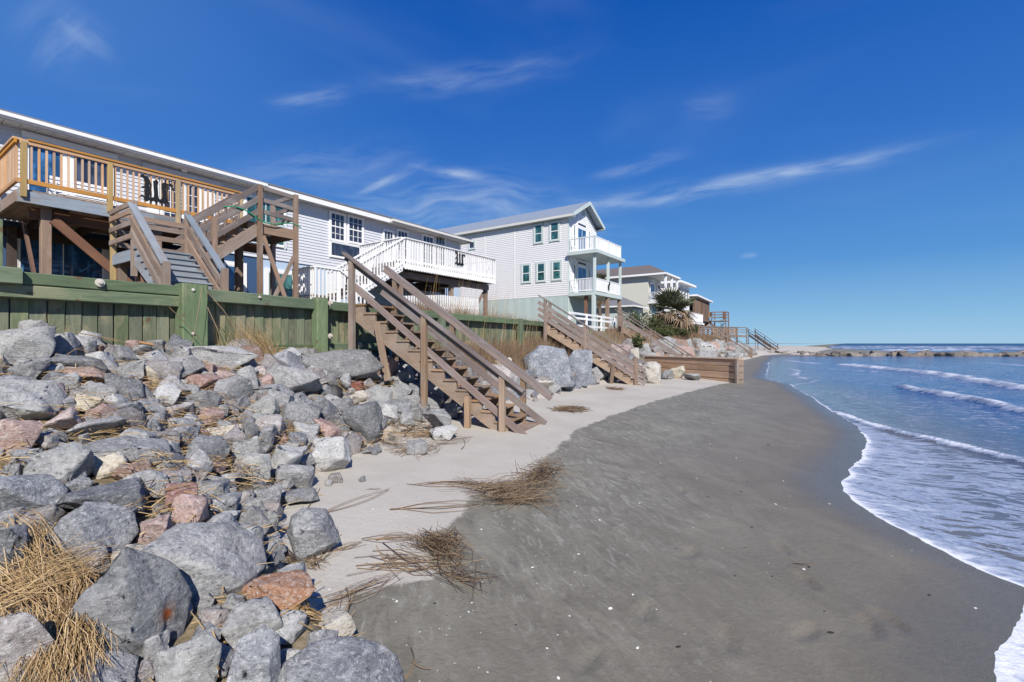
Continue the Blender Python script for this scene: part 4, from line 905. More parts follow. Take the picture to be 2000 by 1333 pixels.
def window(parent, c, r, n, w_, h, cols=1, rows=1, double=True, trim=None, gl=None, tw=.09, curtain=False, name='window', door=False):
    """window centred at c; r = unit vector along the wall, n = outward"""
    c = Vector(c); r = Vector(r); n = Vector(n); trim = trim or M['white_trim']; gl = gl or M['glass']
    mb = MB()
    def b(s0, s1, z0, z1, d0, d1, m_=None):
        mm = m_ or mb; V = [c+r*s+up_*z+n*d for s in (s0, s1) for d in (d0, d1) for z in (z0, z1)]; mm.add(V, BF)
    W2, H2 = w_/2, h/2
    b(-W2-tw, -W2, -H2-tw, H2+tw, 0, .055); b(W2, W2+tw, -H2-tw, H2+tw, 0, .055); b(-W2, W2, H2, H2+tw, 0, .052); b(-W2, W2, -H2-tw*.8, -H2, 0, .06)
    fr_ = mb.build(name, trim, parent)
    halves = [(-H2, -.02), (.02, H2)] if double and not door else [(-H2, H2)]
    g = MB()
    if double and not door: b(-W2, W2, -.025, .025, .012, .048, g)
    for z0, z1 in halves:
        p = MB(); b(-W2+.01, W2-.01, z0+.01, z1-.01, .015, .028, p); p.build('pane', gl, fr_)
        for i in range(1, cols): x = -W2+w_*i/cols; b(x-.010, x+.010, z0, z1, .022, .042, g)
        for i in range(1, rows): z = z0+(z1-z0)*i/rows; b(-W2, W2, z-.010, z+.010, .023, .040, g)
    b(-W2, -W2+.035, -H2, H2, .012, .045, g); b(W2-.035, W2, -H2, H2, .012, .045, g); b(-W2, W2, H2-.035, H2, .012, .044, g); b(-W2, W2, -H2, -H2+.035, .012, .044, g)
    g.build('sash', M['white_trim'], fr_); return fr_
def railing(parent, a, b_, z, h, step, mat, bw=.035, below=0, toprail=(.09, .04), botrail=True, capmat=None, out=None, bname='baluster', topcap=True, offset=.0):
    a = Vector((a[0], a[1], 0)); b_ = Vector((b_[0], b_[1], 0)); L = (b_-a).length; r = (b_-a)/L; n = max(2, int(L/step)); capmat = capmat or mat
    o_ = Vector(out)*offset if out is not None else Vector((0, 0, 0))
    za, zb = (z, z) if not isinstance(z, tuple) else z
    for i in range(n+1):
        s = L*(i+.5)/(n+1); P = a+r*s+o_; zz = za+(zb-za)*s/L
        board(bname, parent, Z(P, zz-below if below else zz+.09), Z(P, zz+h-.03), bw, bw, mat, ch=0, up=r)
    board('top_rail', parent, Z(a, za+h), Z(b_, zb+h), toprail[0], toprail[1], capmat)
    if botrail: board('bottom_rail', parent, Z(a, za+.09), Z(b_, zb+.09), .05, .08, mat)

# ================================================================== first house: long grey block with two units
XE = -16.75; XWl = -17.2; H1Y0, H1Y1 = -5.0, 19.9
h1 = thing('beach_house', (-20, 8, 2.3), 'long pale grey beach house nearest the camera, white fascia over two upper decks', 'house')
mb = MB(); mb.box(-27, XWl-.03, H1Y0, H1Y1, 4.66, 7.05); mb.build('upper_wall', M['siding'], h1)
siding('siding', h1, (XWl, H1Y0), (XWl, H1Y1), 4.66, 7.14, (1, 0), .113, M['siding'])
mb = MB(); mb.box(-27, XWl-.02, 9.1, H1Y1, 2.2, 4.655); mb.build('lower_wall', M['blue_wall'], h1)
mb = MB(); mb.box(-27, XWl-.02, H1Y0, 9.095, 2.2, 4.655); mb.build('lower_wall', M['blue_wall_shaded'], h1)  # stretch behind the first deck, shade painted into the wall colour
siding('end_siding', h1, (XWl, H1Y1), (-27, H1Y1), 4.66, 7.1, (0, 1), .113, M['siding'])
mb = MB()   # roof: low gable with a little thickness
yA, yB = H1Y0-.5, 20.35
sl = .25; xr = -22.1
V = [(XE+.02, yA, 7.20), (XE+.02, yB, 7.20), (xr, yB, 7.20+sl*(XE-xr)), (xr, yA, 7.20+sl*(XE-xr)), (-27.5, yA, 7.2), (-27.5, yB, 7.2)]
V2 = [(x, y, z+.06) for x, y, z in V]
mb.add(V+V2, [(1, 0, 3, 2), (2, 3, 4, 5), (6, 7, 8, 9), (9, 8, 11, 10), (0, 1, 7, 6), (1, 2, 8, 7), (2, 5, 11, 8), (3, 0, 6, 9), (4, 3, 9, 10)])
mb.build('roof', M['shingle'], h1)
mb = MB(); mb.box(XE-.02, XE, 9.12, 14.6, 7.0, 7.198); mb.build('fascia', M['white_trim'], h1)
mb = MB(); mb.box(XE-.02, XE, H1Y0-.5, 9.118, 7.03, 7.198); mb.box(XE-.02, XE, 14.602, 20.35, 7.03, 7.198); mb.build('fascia', M['soffit'], h1)  # dimmer fascia lengths: shade by the gutter put into the colour
mb = MB(); mb.box(XE+.001, XE+.11, H1Y0-.5, 9.0, 7.10, 7.19); mb.box(XE+.002, XE+.07, H1Y0-.5, 9.0, 7.06, 7.10); mb.build('gutter', M['white_trim'], h1)
mb = MB(); mb.box(XE+.001, XE+.11, 14.7, 20.3, 7.09, 7.185); mb.build('gutter', M['soffit'], h1)
mb = MB()
yy = H1Y0-.5
while yy < 20.3: mb.box(XWl, XE-.022, yy, yy+.29, 7.04+.004*(int(yy*3.3) % 2), 7.06); yy += .3
mb.build('soffit', M['soffit'], h1)
mb = MB(); mb.box(-27, XE, 20.0, 20.35, 7.05, 7.198); mb.build('gable_soffit', M['soffit'], h1)
mb = MB(); mb.box(XWl+.0, XWl+.028, H1Y1-.09, H1Y1+.01, 4.66, 7.03); mb.box(XWl, XWl+.028, 9.06, 9.15, 4.66, 7.03); mb.build('corner_board', M['white_trim'], h1)
rY = Vector((0, 1, 0)); nX = Vector((1, 0, 0))
def winX(parent, px0, px1, py0, py1, X, **kw):
    a = onX(px0, (py0+py1)/2, X); b_ = onX(px1, (py0+py1)/2, X); cpx = (px0+px1)/2; z1 = onX(cpx, py0, X).z; z0 = onX(cpx, py1, X).z
    return window(parent, (X, (a.y+b_.y)/2, (z0+z1)/2), rY, nX, b_.y-a.y, z1-z0, **kw)
def winBox(parent, y0, y1, z0, z1, X=None, **kw):
    X = XWl+.02 if X is None else X
    return window(parent, (X, (y0+y1)/2, (z0+z1)/2), rY, nX, y1-y0, z1-z0, **kw)
XS_ = XWl+.02
winX(h1, 645, 672, 418, 470, XS_, cols=3, rows=2, tw=.07); winX(h1, 680, 707, 426, 475, XS_, cols=3, rows=2, tw=.07)
winX(h1, 645, 706, 478, 505, XS_, double=False, tw=.06)
# first deck's wall: wide sliding doors, blank siding, garden doors with small panes
winBox(h1, 3.05, 3.75, 4.8, 6.75, door=True, tw=.08, gl=M['glass_blue']); winBox(h1, 3.95, 4.75, 4.8, 6.75, door=True, tw=.08, gl=M['glass'])
mb = MB(); mb.box(XS_, XS_+.05, 2.95, 4.9, 6.84, 7.0); mb.build('door_head_trim', M['white_trim'], h1)
mb = MB(); mb.box(XS_, XS_+.05, 5.5, 7.7, 6.80, 6.98); mb.build('door_head_trim', M['siding'], h1)
for y0, y1 in ((6.02, 6.42), (6.62, 7.02)): winBox(h1, y0, y1, 4.95, 6.65, cols=2, rows=5, door=True, tw=.07)
for ya, yb in ((5.62, 5.92), (7.12, 7.5)): mb = MB(); mb.box(XS_, XS_+.03, ya, yb, 4.75, 6.75); mb.build('white_door_panel', M['white'], h1)
winBox(h1, 8.5, 9.9, 5.2, 6.75, cols=2, double=False, gl=M['glass_green'], tw=.07)
# deck two's doors
for a_ in ((749, 767), (776, 795)): winX(h1, *a_, 452, 535, XS_, cols=3, rows=5, door=True, tw=.06)
for a_ in ((825, 845), (850, 868)): winX(h1, *a_, 462, 525, XS_, cols=3, rows=4, door=True, tw=.06)
# ground floor sliding doors
winBox(h1, 2.9, 4.6, 2.55, 4.35, X=XWl-.02, door=True, cols=2, gl=M['glass_blue'], tw=.12, trim=M['siding'])
winBox(h1, 7.15, 8.4, 2.4, 4.25, X=XWl-.02, door=True, gl=M['glass_blue'], tw=.14); winBox(h1, 9.3, 10.4, 2.4, 4.2, X=XWl-.02, door=True, gl=M['glass_green'], tw=.12)
lp = onX(360, 328, XWl+.15); V, F = lathe([(.02, -.13), (.08, -.12), (.10, -.02), (.07, .03), (.03, .05)], 16)
lm = obj('wall_lamp', mesh_from('wall_lamp', V, F, M['white_trim'], True), h1, Matrix.Translation(lp))

# ---- deck one: new orange timber railing on an old deck
XD = -13.6; ZD = 4.72
d1 = thing('upper_deck', (-15.3, 4.5, 2.3), 'upper deck of the near house with bright orange timber railing on dark posts', 'deck', 'upper decks of the long grey house')
n_ = 22
for i in range(int((7.6-2.3)/.145)):   # floor boards
    yb = 2.3+i*.145+.07; board('floor_board', d1, (XWl+.06, yb, ZD-.02), (XD-.02, yb, ZD-.02), .138, .035, M['grey_wood'], ch=0)
board('rim_board', d1, (XD, 2.28, ZD-.16), (XD, 4.6, ZD-.16), .045, .24, M['blue_grey_paint']); board('rim_board', d1, (XD, 4.604, ZD-.16), (XD, 7.6, ZD-.16), .045, .24, M['blue_grey_paint'])
board('side_rim_board', d1, (XD-.03, 2.28, ZD-.16), (XWl, 2.28, ZD-.16), .045, .24, M['grey_wood'])
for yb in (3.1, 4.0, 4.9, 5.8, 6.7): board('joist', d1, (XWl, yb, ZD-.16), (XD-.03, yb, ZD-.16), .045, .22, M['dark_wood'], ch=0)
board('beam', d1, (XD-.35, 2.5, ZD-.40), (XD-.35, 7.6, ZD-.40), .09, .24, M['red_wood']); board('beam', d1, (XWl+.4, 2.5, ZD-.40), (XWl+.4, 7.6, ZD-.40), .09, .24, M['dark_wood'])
for x, y, mt_ in ((XD-.3, 2.75, 'grey_wood'), (XD-.3, 4.75, 'grey_wood'), (XWl+.5, 2.7, 'dark_wood'), (XD-.3, 6.7, 'grey_wood'), (XWl+.5, 6.2, 'dark_wood')):
    board('deck_post', d1, (x, y, 2.1), (x, y, ZD-.28), .17, .17, M[mt_], ch=.01)
board('diagonal_brace', d1, (XD-.2, 2.85, ZD-.5), (XD-.2, 4.7, 2.5), .05, .19, M['red_wood']); board('diagonal_brace', d1, (XD-.35, 2.65, 2.6), (XD-1.6, 2.65, ZD-.4), .05, .14, M['red_wood'])
railing(d1, (XD+.02, 2.42), (XD+.02, 6.62), ZD+.06, .92, .116, M['baluster_wood'], capmat=M['new_wood'], bw=.036, toprail=(.14, .045), out=(1, 0, 0))
board('rail_fascia', d1, (XD+.05, 2.3, ZD+.93), (XD+.05, 6.7, ZD+.93), .035, .09, M['new_wood']); board('rail_fascia', d1, (XD+.055, 2.3, ZD+.14), (XD+.055, 6.7, ZD+.14), .035, .09, M['new_wood'])
railing(d1, (XD, 2.28), (XWl+.1, 2.28), ZD+.06, .92, .12, M['baluster_wood'], capmat=M['new_wood'], bw=.038, toprail=(.14, .045))
board('rail_fascia', d1, (XD+.03, 2.25, ZD+.93), (XWl+.1, 2.25, ZD+.93), .035, .09, M['new_wood'])
for y in (2.36, 3.74, 5.08, 6.58): board('rail_post', d1, (XD+.045, y, ZD-.18), (XD+.045, y, ZD+.93), .09, .09, M['post_wood'], up=(0, 1, 0))
# ---- landings and stairs of deck one
st = thing('deck_stairs', (-9.8, 4.2, 2.4), 'old grey brown stairs with two landings climbing to the near upper deck', 'stairs', 'stairs up to the decks')
gw = M['grey_wood']; bg_ = M['blue_grey_paint']; Z1 = 3.45
L1x0, L1x1, L1y0, L1y1 = -12.5, -11.4, 3.5, 4.95
for i in range(10): x = L1x0+.06+i*.113; board('landing_board', st, (x, L1y0, Z1-.02), (x, L1y1, Z1-.02), .105, .035, bg_, ch=0)
board('landing_rim', st, (L1x1, L1y0, Z1-.14), (L1x1, L1y1, Z1-.14), .045, .2, bg_); board('landing_rim', st, (L1x0, L1y0, Z1-.14), (L1x1, L1y0, Z1-.14), .045, .2, bg_); board('landing_rim', st, (L1x0, L1y0, Z1-.14), (L1x0, L1y1, Z1-.14), .045, .2, gw)
for x, y, t_ in ((L1x1+.06, L1y0, 0), (L1x0, L1y0, 0), (L1x1+.06, L1y0+.92, 0), (L1x1+.06, L1y1, 0), (L1x0, L1y1, 0)):
    board('landing_post', st, (x, y, 2.1 if x < -12 else 2.9), (x, y, Z1+.92), .09, .09, M['post_wood'] if x < -12 and y < 4 else gw)
board('landing_leg', st, (L1x1-.05, L1y0+.15, 2.1), (L1x1-.05, L1y0+.15, Z1-.1), .15, .15, M['red_wood']); board('landing_leg', st, (L1x0+.2, L1y0+.1, 2.1), (L1x0+.2, L1y0+.1, Z1-.1), .13, .13, gw)
for k, zz in enumerate((.85, .70, .48, .22)):
    board('side_rail', st, (L1x0, L1y0-.05, Z1+zz), (L1x1+.06, L1y0-.05, Z1+zz), .035, .10, gw)
    board('side_rail', st, (L1x0-.05, L1y0, Z1+zz), (L1x0-.05, L1y1, Z1+zz), .035, .11, gw)
# lower flight, towards the beach
f0 = Vector((L1x1+.05, L1y0+.02, 0)); f1 = Vector((-9.75, L1y0+.02, 0)); wv = Vector((0, .84, 0))
stairs(st, f0, f1, wv, Z1, 2.36, 8, {'str': bg_, 'tread': bg_}, treadmat=bg_, riser=bg_)
for k, s_ in enumerate((-.06, .90)):
    o2 = Vector((0, s_, 0)); endp = f1+o2+Vector((.02, 0, 0))
    board('newel_post', st, Z(endp, 2.1), Z(endp, 2.36+.66), .11, .11, gw)
    for q, hh, mt_ in ((0, .86, bg_), (1, .56, gw), (2, .30, gw)):
        board('handrail' if q == 0 else 'side_rail', st, Z(f0+o2, Z1+hh), Z(endp, 2.36+hh-.25), .05 if q else .13, .12 if q else .045, mt_, up=(0, 0, 1))
    board('handrail', st, Z(f0+o2+Vector((0, .05, 0)), Z1+.81), Z(endp+Vector((0, .05, 0)), 2.36+.56), .035, .11, bg_)
# upper flight, along the deck
L2x0, L2x1, L2y0, L2y1 = -13.55, -12.45, 6.5, 7.45
stairs(st, (L2x0+.08, L2y0), (L2x0+.08, L1y1+.02), Vector((.95, 0, 0)), ZD, Z1, 6, {'str': M['grey_wood'], 'tread': gw})
board('side_board', st, (L2x1-.02, L2y0, ZD-.16), (L2x1-.02, L1y1, Z1-.16), .045, .26, M['grey_wood'])
for q, hh in enumerate((.93, .62, .30)):
    board('handrail' if q == 0 else 'side_rail', st, (L2x1+.05, L2y0, ZD+hh), (L2x1+.05, L1y1-.05, Z1+hh), .05, .13, M['rail_wood'])
    board('side_rail', st, (L2x0, L2y0, ZD+hh), (L2x0, L1y1, Z1+hh), .05, .10, M['rail_wood'])
for i in range(9):
    q = i/9; board('baluster', st, (L2x0+.03, L2y0-1.5*q, ZD-1.27*q), (L2x0+.03, L2y0-1.5*q, ZD-1.27*q+.9), .035, .035, gw, ch=0)
for i in range(9): x = L2x0+.06+i*.12; board('landing_board', st, (x, L2y0, ZD-.02), (x, L2y1, ZD-.02), .112, .035, gw, ch=0)
board('landing_rim', st, (L2x1, L2y0, ZD-.14), (L2x1, L2y1+.05, ZD-.14), .05, .26, gw); board('landing_rim', st, (L2x1, L2y1, ZD-.14), (L2x0, L2y1, ZD-.14), .05, .26, gw); board('landing_rim', st, (L2x1, L2y0, ZD-.14), (L2x0, L2y0, ZD-.14), .05, .24, M['dark_wood'])
for x, y, top_ in ((L2x1+.05, L2y0, ZD+.97), (L2x1+.05, L2y1+.03, ZD+.95), (L2x0, L2y1+.03, ZD+.95)):
    board('landing_post', st, (x, y, 2.1), (x, y, top_), .11, .11, gw)
for hh in (.92, .6, .3):
    board('side_rail', st, (L2x1+.02, L2y0, ZD+hh), (L2x1+.02, L2y1, ZD+hh-.04), .04, .11, M['rail_wood']); board('side_rail', st, (L2x1, L2y1+.03, ZD+hh), (L2x0, L2y1+.03, ZD+hh), .04, .11, M['rail_wood'])
board('cross_brace', st, (L2x1+.11, L2y0+.05, ZD-.35), (L2x1+.11, L2y1-.05, 2.15), .04, .11, gw); board('cross_brace', st, (L2x1+.04, L2y0+.1, 2.2), (L2x1+.04, L2y1, ZD-.7), .04, .10, M['grey_wood'])
board('long_brace', st, (L2x0+.1, L2y1, 2.9), (L2x1, L2y1+.1, 2.3), .04, .1, M['dark_wood'])
# green hose looped over the landing rail
hb = MB(); hp = [(L2x1+.10, L2y0-.9+.25*i, ZD+.18+.10*math.sin(i*1.1)-.02*i) for i in range(9)]; tube(hb, hp, .016, .016, 6)
hb.build('garden_hose', M['green_hose'], None, True); ho = COL.objects['garden_hose']; meta(ho, 'green garden hose draped along the upper landing rail', 'hose')
WM[ho] = Matrix.Identity(4)

# ---- deck two: white railing
d2 = thing('upper_deck', (-15.3, 15, 2.3), 'upper deck with white picket railing on brown posts', 'deck', 'upper decks of the long grey house')
y0, y1 = 12.45, 18.1; XD2 = -13.55
for i in range(int((y1-y0)/.145)): yb = y0+i*.145+.07; board('floor_board', d2, (XWl+.06, yb, 4.60), (XD2-.02, yb, 4.60), .138, .035, gw, ch=0)
board('rim_board', d2, (XD2, y0, 4.48), (XD2, y1, 4.48), .045, .2, M['white']); board('rim_board', d2, (XD2, y0, 4.48), (XWl, y0, 4.48), .045, .2, M['white']); board('rim_board', d2, (XD2, y1, 4.48), (XWl, y1, 4.48), .045, .2, M['white'])
wbm = M['white']
for a_, b2, out, stp in (((XD2+.05, y0), (XD2+.05, y1), (1, 0, 0), .135), ((XD2, y0-.04), (XWl+1.2, y0-.04), (0, -1, 0), .13), ((XD2, y1+.04), (XWl+.1, y1+.04), (0, 1, 0), .16)):
    a2 = Vector((*a_, 0)); b3 = Vector((*b2, 0)); L = (b3-a2).length; r = (b3-a2)/L; n_ = int(L/stp)
    for i in range(n_+1): P = a2+r*(L*i/n_); board('baluster', d2, Z(P, 4.40), Z(P, 5.50), .06, .03, wbm, ch=0, up=r)
    board('top_rail', d2, Z(a2, 5.53), Z(b3, 5.53), .13, .045, wbm); board('bottom_rail', d2, Z(a2-Vector(out)*.04, 4.72), Z(b3-Vector(out)*.04, 4.72), .035, .08, wbm)
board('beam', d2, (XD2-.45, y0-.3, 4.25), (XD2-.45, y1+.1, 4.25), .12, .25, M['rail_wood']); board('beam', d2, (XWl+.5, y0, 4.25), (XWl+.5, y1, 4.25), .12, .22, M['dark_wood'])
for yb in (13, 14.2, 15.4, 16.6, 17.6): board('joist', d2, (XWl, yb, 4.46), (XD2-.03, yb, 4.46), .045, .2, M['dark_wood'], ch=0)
for x, y in ((XD2-.45, 12.7), (XD2-.45, 15.6), (XD2-.45, 18.0), (XWl+.5, 18.0), (XWl+.5, 15)): board('deck_post', d2, (x, y, 2.1), (x, y, 4.13), .17, .17, gw, ch=.01)
board('diagonal_brace', d2, (XD2-.45, 17.9, 4.0), (XD2-.45, 16.6, 2.6), .06, .15, M['grey_wood']); board('diagonal_brace', d2, (XD2-.5, 12.9, 4.0), (XD2-.9, 14.6, 2.5), .06, .15, M['dark_wood'])
board('diagonal_brace', d2, (XD2-.6, 18.02, 2.4), (XWl+.6, 18.02, 3.9), .06, .15, M['dark_wood'])
# white picket screen under deck two
sc_ = thing('picket_screen', (XD2-.1, 14, 2.3), 'white picket screen standing beneath the white railed deck', 'fence')
yq = 12.2
while yq < 17.1:
    board('picket', sc_, (XD2-.15, yq, 2.36), (XD2-.15, yq, 3.35+.25*min(1, (yq-12.2)/2.5)), .045, .06, wbm, ch=0, up=(0, 1, 0)); yq += .135
board('screen_rail', sc_, (XD2-.19, 12.2, 2.9), (XD2-.19, 17.1, 3.2), .03, .07, wbm)
# white stairs of deck two with their low landing
w2 = thing('deck_stairs', (-13.8, 10.2, 2.4), 'white stairs with picket rails leading up to the white deck', 'stairs', 'stairs up to the decks')
ZL = 3.12
stairs(w2, (XD2-1.0, 12.4), (XD2-1.0, 10.0), Vector((1.0, 0, 0)), 4.62, ZL, 8, {'str': wbm, 'tread': gw})
for x in (XD2+.05, XD2-1.05):
    L = 24
    for i in range(19):
        q = i/18; yv = 12.4-2.4*q; zv = 4.62-1.5*q; board('baluster', w2, (x, yv, zv-.20), (x, yv, zv+.86), .045, .045, wbm, ch=0)
    board('handrail', w2, (x, 12.45, 5.53), (x, 9.98, 4.02), .12, .05, wbm); board('side_rail', w2, (x, 12.4, 4.60), (x, 10.0, 3.10), .04, .09, wbm)
for i in range(9): board('landing_board', w2, (XD2-1.05, 8.8+i*.14, ZL-.02), (XD2+.05, 8.8+i*.14, ZL-.02), .13, .035, gw, ch=0)
for a_, b2 in (((XD2+.1, 8.75), (XD2+.1, 9.55)), ((XD2+.1, 8.75), (XD2-1.1, 8.75))):
    a2 = Vector((*a_, 0)); b3 = Vector((*b2, 0)); L = (b3-a2).length; r = (b3-a2)/L; n_ = int(L/.115)
    for i in range(n_+1): P = a2+r*(L*i/n_); board('baluster', w2, Z(P, 2.5), Z(P, ZL+.82), .045, .045, wbm, ch=0, up=r)
    board('top_rail', w2, Z(a2, ZL+.85), Z(b3, ZL+.85), .12, .045, wbm)
for x in (XD2+.15, ):
    for i in range(9):
        q = i/8; board('baluster', w2, (x, 9.6+1.3*q, 2.45-.1*q), (x, 9.6+1.3*q, ZL+.82-.78*q), .045, .045, wbm, ch=0)
    board('handrail', w2, (x, 9.55, ZL+.85), (x, 10.95, ZL+.05), .12, .05, wbm)

# ---- blackletter W signs
def W_sign(name, parent_loc, s, label):
    """old English style W cut from flat black board, s = its height; lies in the Y-Z plane"""
    strokes = [
        [(0.02, .90), (.12, 1.0), (.30, .93), (.36, .80), (.33, .62), (.36, .45), (.33, .2), (.36, .10), (.26, .0), (.20, .12), (.18, .3), (.22, .45), (.17, .55), (.21, .78), (.14, .86)],
        [(0.06, .50), (.12, .56), (.24, .54), (.24, .49), (.12, .48)],
        [(.30, .14), (.38, .02), (.52, .10), (.46, .22)], [(.60, .14), (.70, .02), (.80, .10), (.76, .24)],
        [(0.0, .08), (.12, .16), (.26, .0), (.40, .12), (.33, .19), (.22, .15), (.10, .24)],
        [(.46, .84), (.56, .92), (.63, .84), (.60, .70), (.62, .30), (.66, .14), (.56, .02), (.47, .14), (.49, .35), (.47, .65)],
        [(.40, .12), (.56, .02), (.70, .12), (.60, .2), (.50, .17)],
        [(.74, .82), (.84, .90), (.90, .80), (.87, .66), (.89, .30), (.92, .16), (.83, .04), (.73, .14), (.76, .35), (.74, .65)],
        [(.84, .90), (.93, .76), (1.0, .80), (1.08, .74), (1.12, .84), (1.02, .90), (.96, .84), (.90, .86)],
        [(.66, .14), (.83, .04), (.98, .14), (.90, .22), (.78, .18)]]
    mb = MB()
    for i, S in enumerate(strokes):
        th = .012+.0013*i; n = len(S); k = len(mb.V)
        mb.V += [(th, x*s, z*s) for x, z in S]+[(-.004, x*s, z*s) for x, z in S]
        mb.F.append(tuple(range(k, k+n))); mb.F += [(k+(j+1) % n, k+j, k+n+j, k+n+(j+1) % n) for j in range(n)]
    me = mesh_from(name, mb.V, mb.F, M['black']); o = obj(name, me, None, Matrix.Translation(parent_loc)); meta(o, label, 'letter sign', 'blackletter W signs on the deck railings'); return o
p = onX(271, 391, XD+.09); W_sign('letter_sign', (XD+.085, p.y, p.z), .62, 'black old English letter W hung on the orange timber railing')
p = onX(888, 518, XD2+.09); W_sign('letter_sign', (XD2+.085, p.y, p.z), .60, 'black old English letter W hung on the white deck railing')
# swing seat / chair on deck one
ch_ = thing('deck_chair', (-15.6, 3.5, ZD), 'white deck chair with curved arms behind the orange railing', 'chair')
for i in range(6): board('slat', ch_, (-15.9+.02*i, 3.2+.0, ZD+.45+.09*i), (-15.9+.02*i, 4.3, ZD+.45+.09*i), .02, .07, M['white'], ch=0)
for i in range(4): board('slat', ch_, (-15.3-.14*i, 3.2, ZD+.42), (-15.3-.14*i, 4.3, ZD+.42), .11, .02, M['white'], ch=0)
for y in (3.18, 4.32):
    tb = MB(); tube(tb, [(-15.2, y, ZD), (-15.25, y, ZD+.4), (-15.1, y, ZD+.62), (-15.5, y, ZD+.68), (-15.9, y, ZD+.62), (-16.0, y, ZD)], .02, .02, 6); tb.build('arm', M['white'], ch_, True)
bn = thing('bench', (-15.4, 5.2, ZD), 'pale garden chair on the near upper deck beside the letter', 'chair')
for i in range(4): board('slat', bn, (-15.4, 8.0, ZD+.5+.09*i), (-15.4, 8.9, ZD+.5+.09*i), .02, .07, M['sea_trim'], ch=0)
for y in (8.0, 8.9): board('leg', bn, (-15.4, y, ZD-.0), (-15.42, y, ZD+.85), .04, .04, M['sea_trim'])
# ================================================================== second house: tall gabled house
CX, CY, CW = -15.6, 29.3, 4.5; yM = CY+CW/2
h2 = thing('beach_house', (-21, yM, 2.3), 'tall narrow gabled beach house with two white balconies facing the sea', 'house')
ZE, ZR, ZS = 10.32, 11.55, 4.9
mb = MB(); mb.box(-30, CX-.03, CY+.03, CY+CW-.03, ZS, 10.15); mb.build('wall', M['siding2'], h2)
siding('side_siding', h2, (CX, CY), (-30, CY), ZS, 10.16, (0, -1), .14, M['siding2'])
def gtop(z):
    f = 0 if z < 10.2 else (z-10.2)/(ZR-10.15)*(CW/2); return (min(f, CW/2-.01), max(CW-f, CW/2+.01))
siding('front_siding', h2, (CX, CY), (CX, CY+CW), ZS, 11.45, (1, 0), .14, M['white'], top=gtop)
mb = MB(); mb.box(-30, CX-.01, CY+.012, CY+CW, 2.2, ZS-.004); mb.build('skirt_wall', M['skirt'], h2)
x = CX
while x > -29: board('skirt_board', h2, (x-.19, CY+.0, 2.25), (x-.19, CY+.0, ZS-.02), .37, .03, M['skirt'], up=(0, 1, 0), ch=.008); x -= .385
mb = MB(); o_ = .32; mb2 = MB()
for sg, ye in ((-1, CY-o_), (1, CY+CW+o_)):
    z0 = ZE; V = [(CX+.55, ye, z0), (-30.6, ye, z0), (-30.6, yM, ZR+.12), (CX+.55, yM, ZR+.12)]; V += [(a, b_, c+.09) for a, b_, c in V]
    fs = [(0, 1, 2, 3), (7, 6, 5, 4), (0, 4, 5, 1), (1, 5, 6, 2), (3, 2, 6, 7), (0, 3, 7, 4)]
    q = MB(); q.add(V, fs); q.build('roof', M['metal_roof'], h2)
    board('barge_board', h2, (CX+.57, ye, z0-.03), (CX+.57, yM, ZR+.09), .04, .24, M['sea_trim'], up=(0, 0, 1))
    board('eave_fascia', h2, (CX+.56, ye+.02*sg, z0-.04), (-30.5, ye+.02*sg, z0-.04), .03, .17, M['soffit'])
    q = MB(); q.box(-30.5, CX+.54, min(ye, ye-sg*o_), max(ye, ye-sg*o_), z0-.14, z0-.11); q.build('soffit', M['sea_trim'], h2)
mb = MB(); mb.box(CX-.02, CX+.03, CY-.02, CY+.12, 2.3, 10.15); mb.build('corner_board', M['sea_trim'], h2)
mb = MB(); mb.box(CX-.02, CX+.03, CY+CW-.1, CY+CW+.02, 2.3, 10.15); mb.build('corner_board', M['sea_trim'], h2)
for px in (1005, 947):
    a = onY(px, 530, CY); mb = MB(); mb.box(a.x-.04, a.x+.04, CY-.04, CY, ZS, 10.1); mb.build('joint_trim', M['siding2'], h2)
rX = Vector((1, 0, 0)); nY = Vector((0, -1, 0))
def winY(parent, px0, px1, py0, py1, Y, n=nY, **kw):
    a = onY(px0, (py0+py1)/2, Y); b_ = onY(px1, (py0+py1)/2, Y); c_ = (px0+px1)/2; z1 = onY(c_, py0, Y).z; z0 = onY(c_, py1, Y).z
    return window(parent, ((a.x+b_.x)/2, Y, (z0+z1)/2), rX, n, b_.x-a.x, z1-z0, **kw)
kw = dict(trim=M['sea_trim'], gl=M['glass_green'], tw=.12)
for q in ((1045, 1059, 440, 474), (1076, 1091, 435, 469), (1021, 1035, 518, 551), (1050, 1064, 515, 549), (1080, 1095, 512, 546)): winY(h2, *q, CY-.02, **kw)
winY(h2, 917, 927, 473, 486, CY-.02, double=False, trim=M['sea_trim'], tw=.10)
for z0 in (5.1, 7.85):
    window(h2, (CX+.02, yM-.25, z0+1.0), rY, nX, 1.35, 1.9, cols=2, door=True, gl=M['glass_blue'], tw=.12); window(h2, (CX+.02, yM-.25, z0+2.22), rY, nX, 1.35, .22, double=False, door=True, tw=.08)
    for yy in (-1.42, .95): window(h2, (CX+.02, yM+yy, z0+1.25), rY, nX, .22, 1.5, double=True, tw=.07, gl=M['glass_green'])
V, F = lathe([(.24, 0), (.24, .03), (.17, .035), (.17, .015)], 8)
obj('gable_vent', mesh_from('gable_vent', V, F, M['sea_trim']), h2, Matrix.Translation((CX+.02, yM, 11.05)) @ Matrix.Rotation(math.pi/2, 4, 'Y'))
XB = -13.6
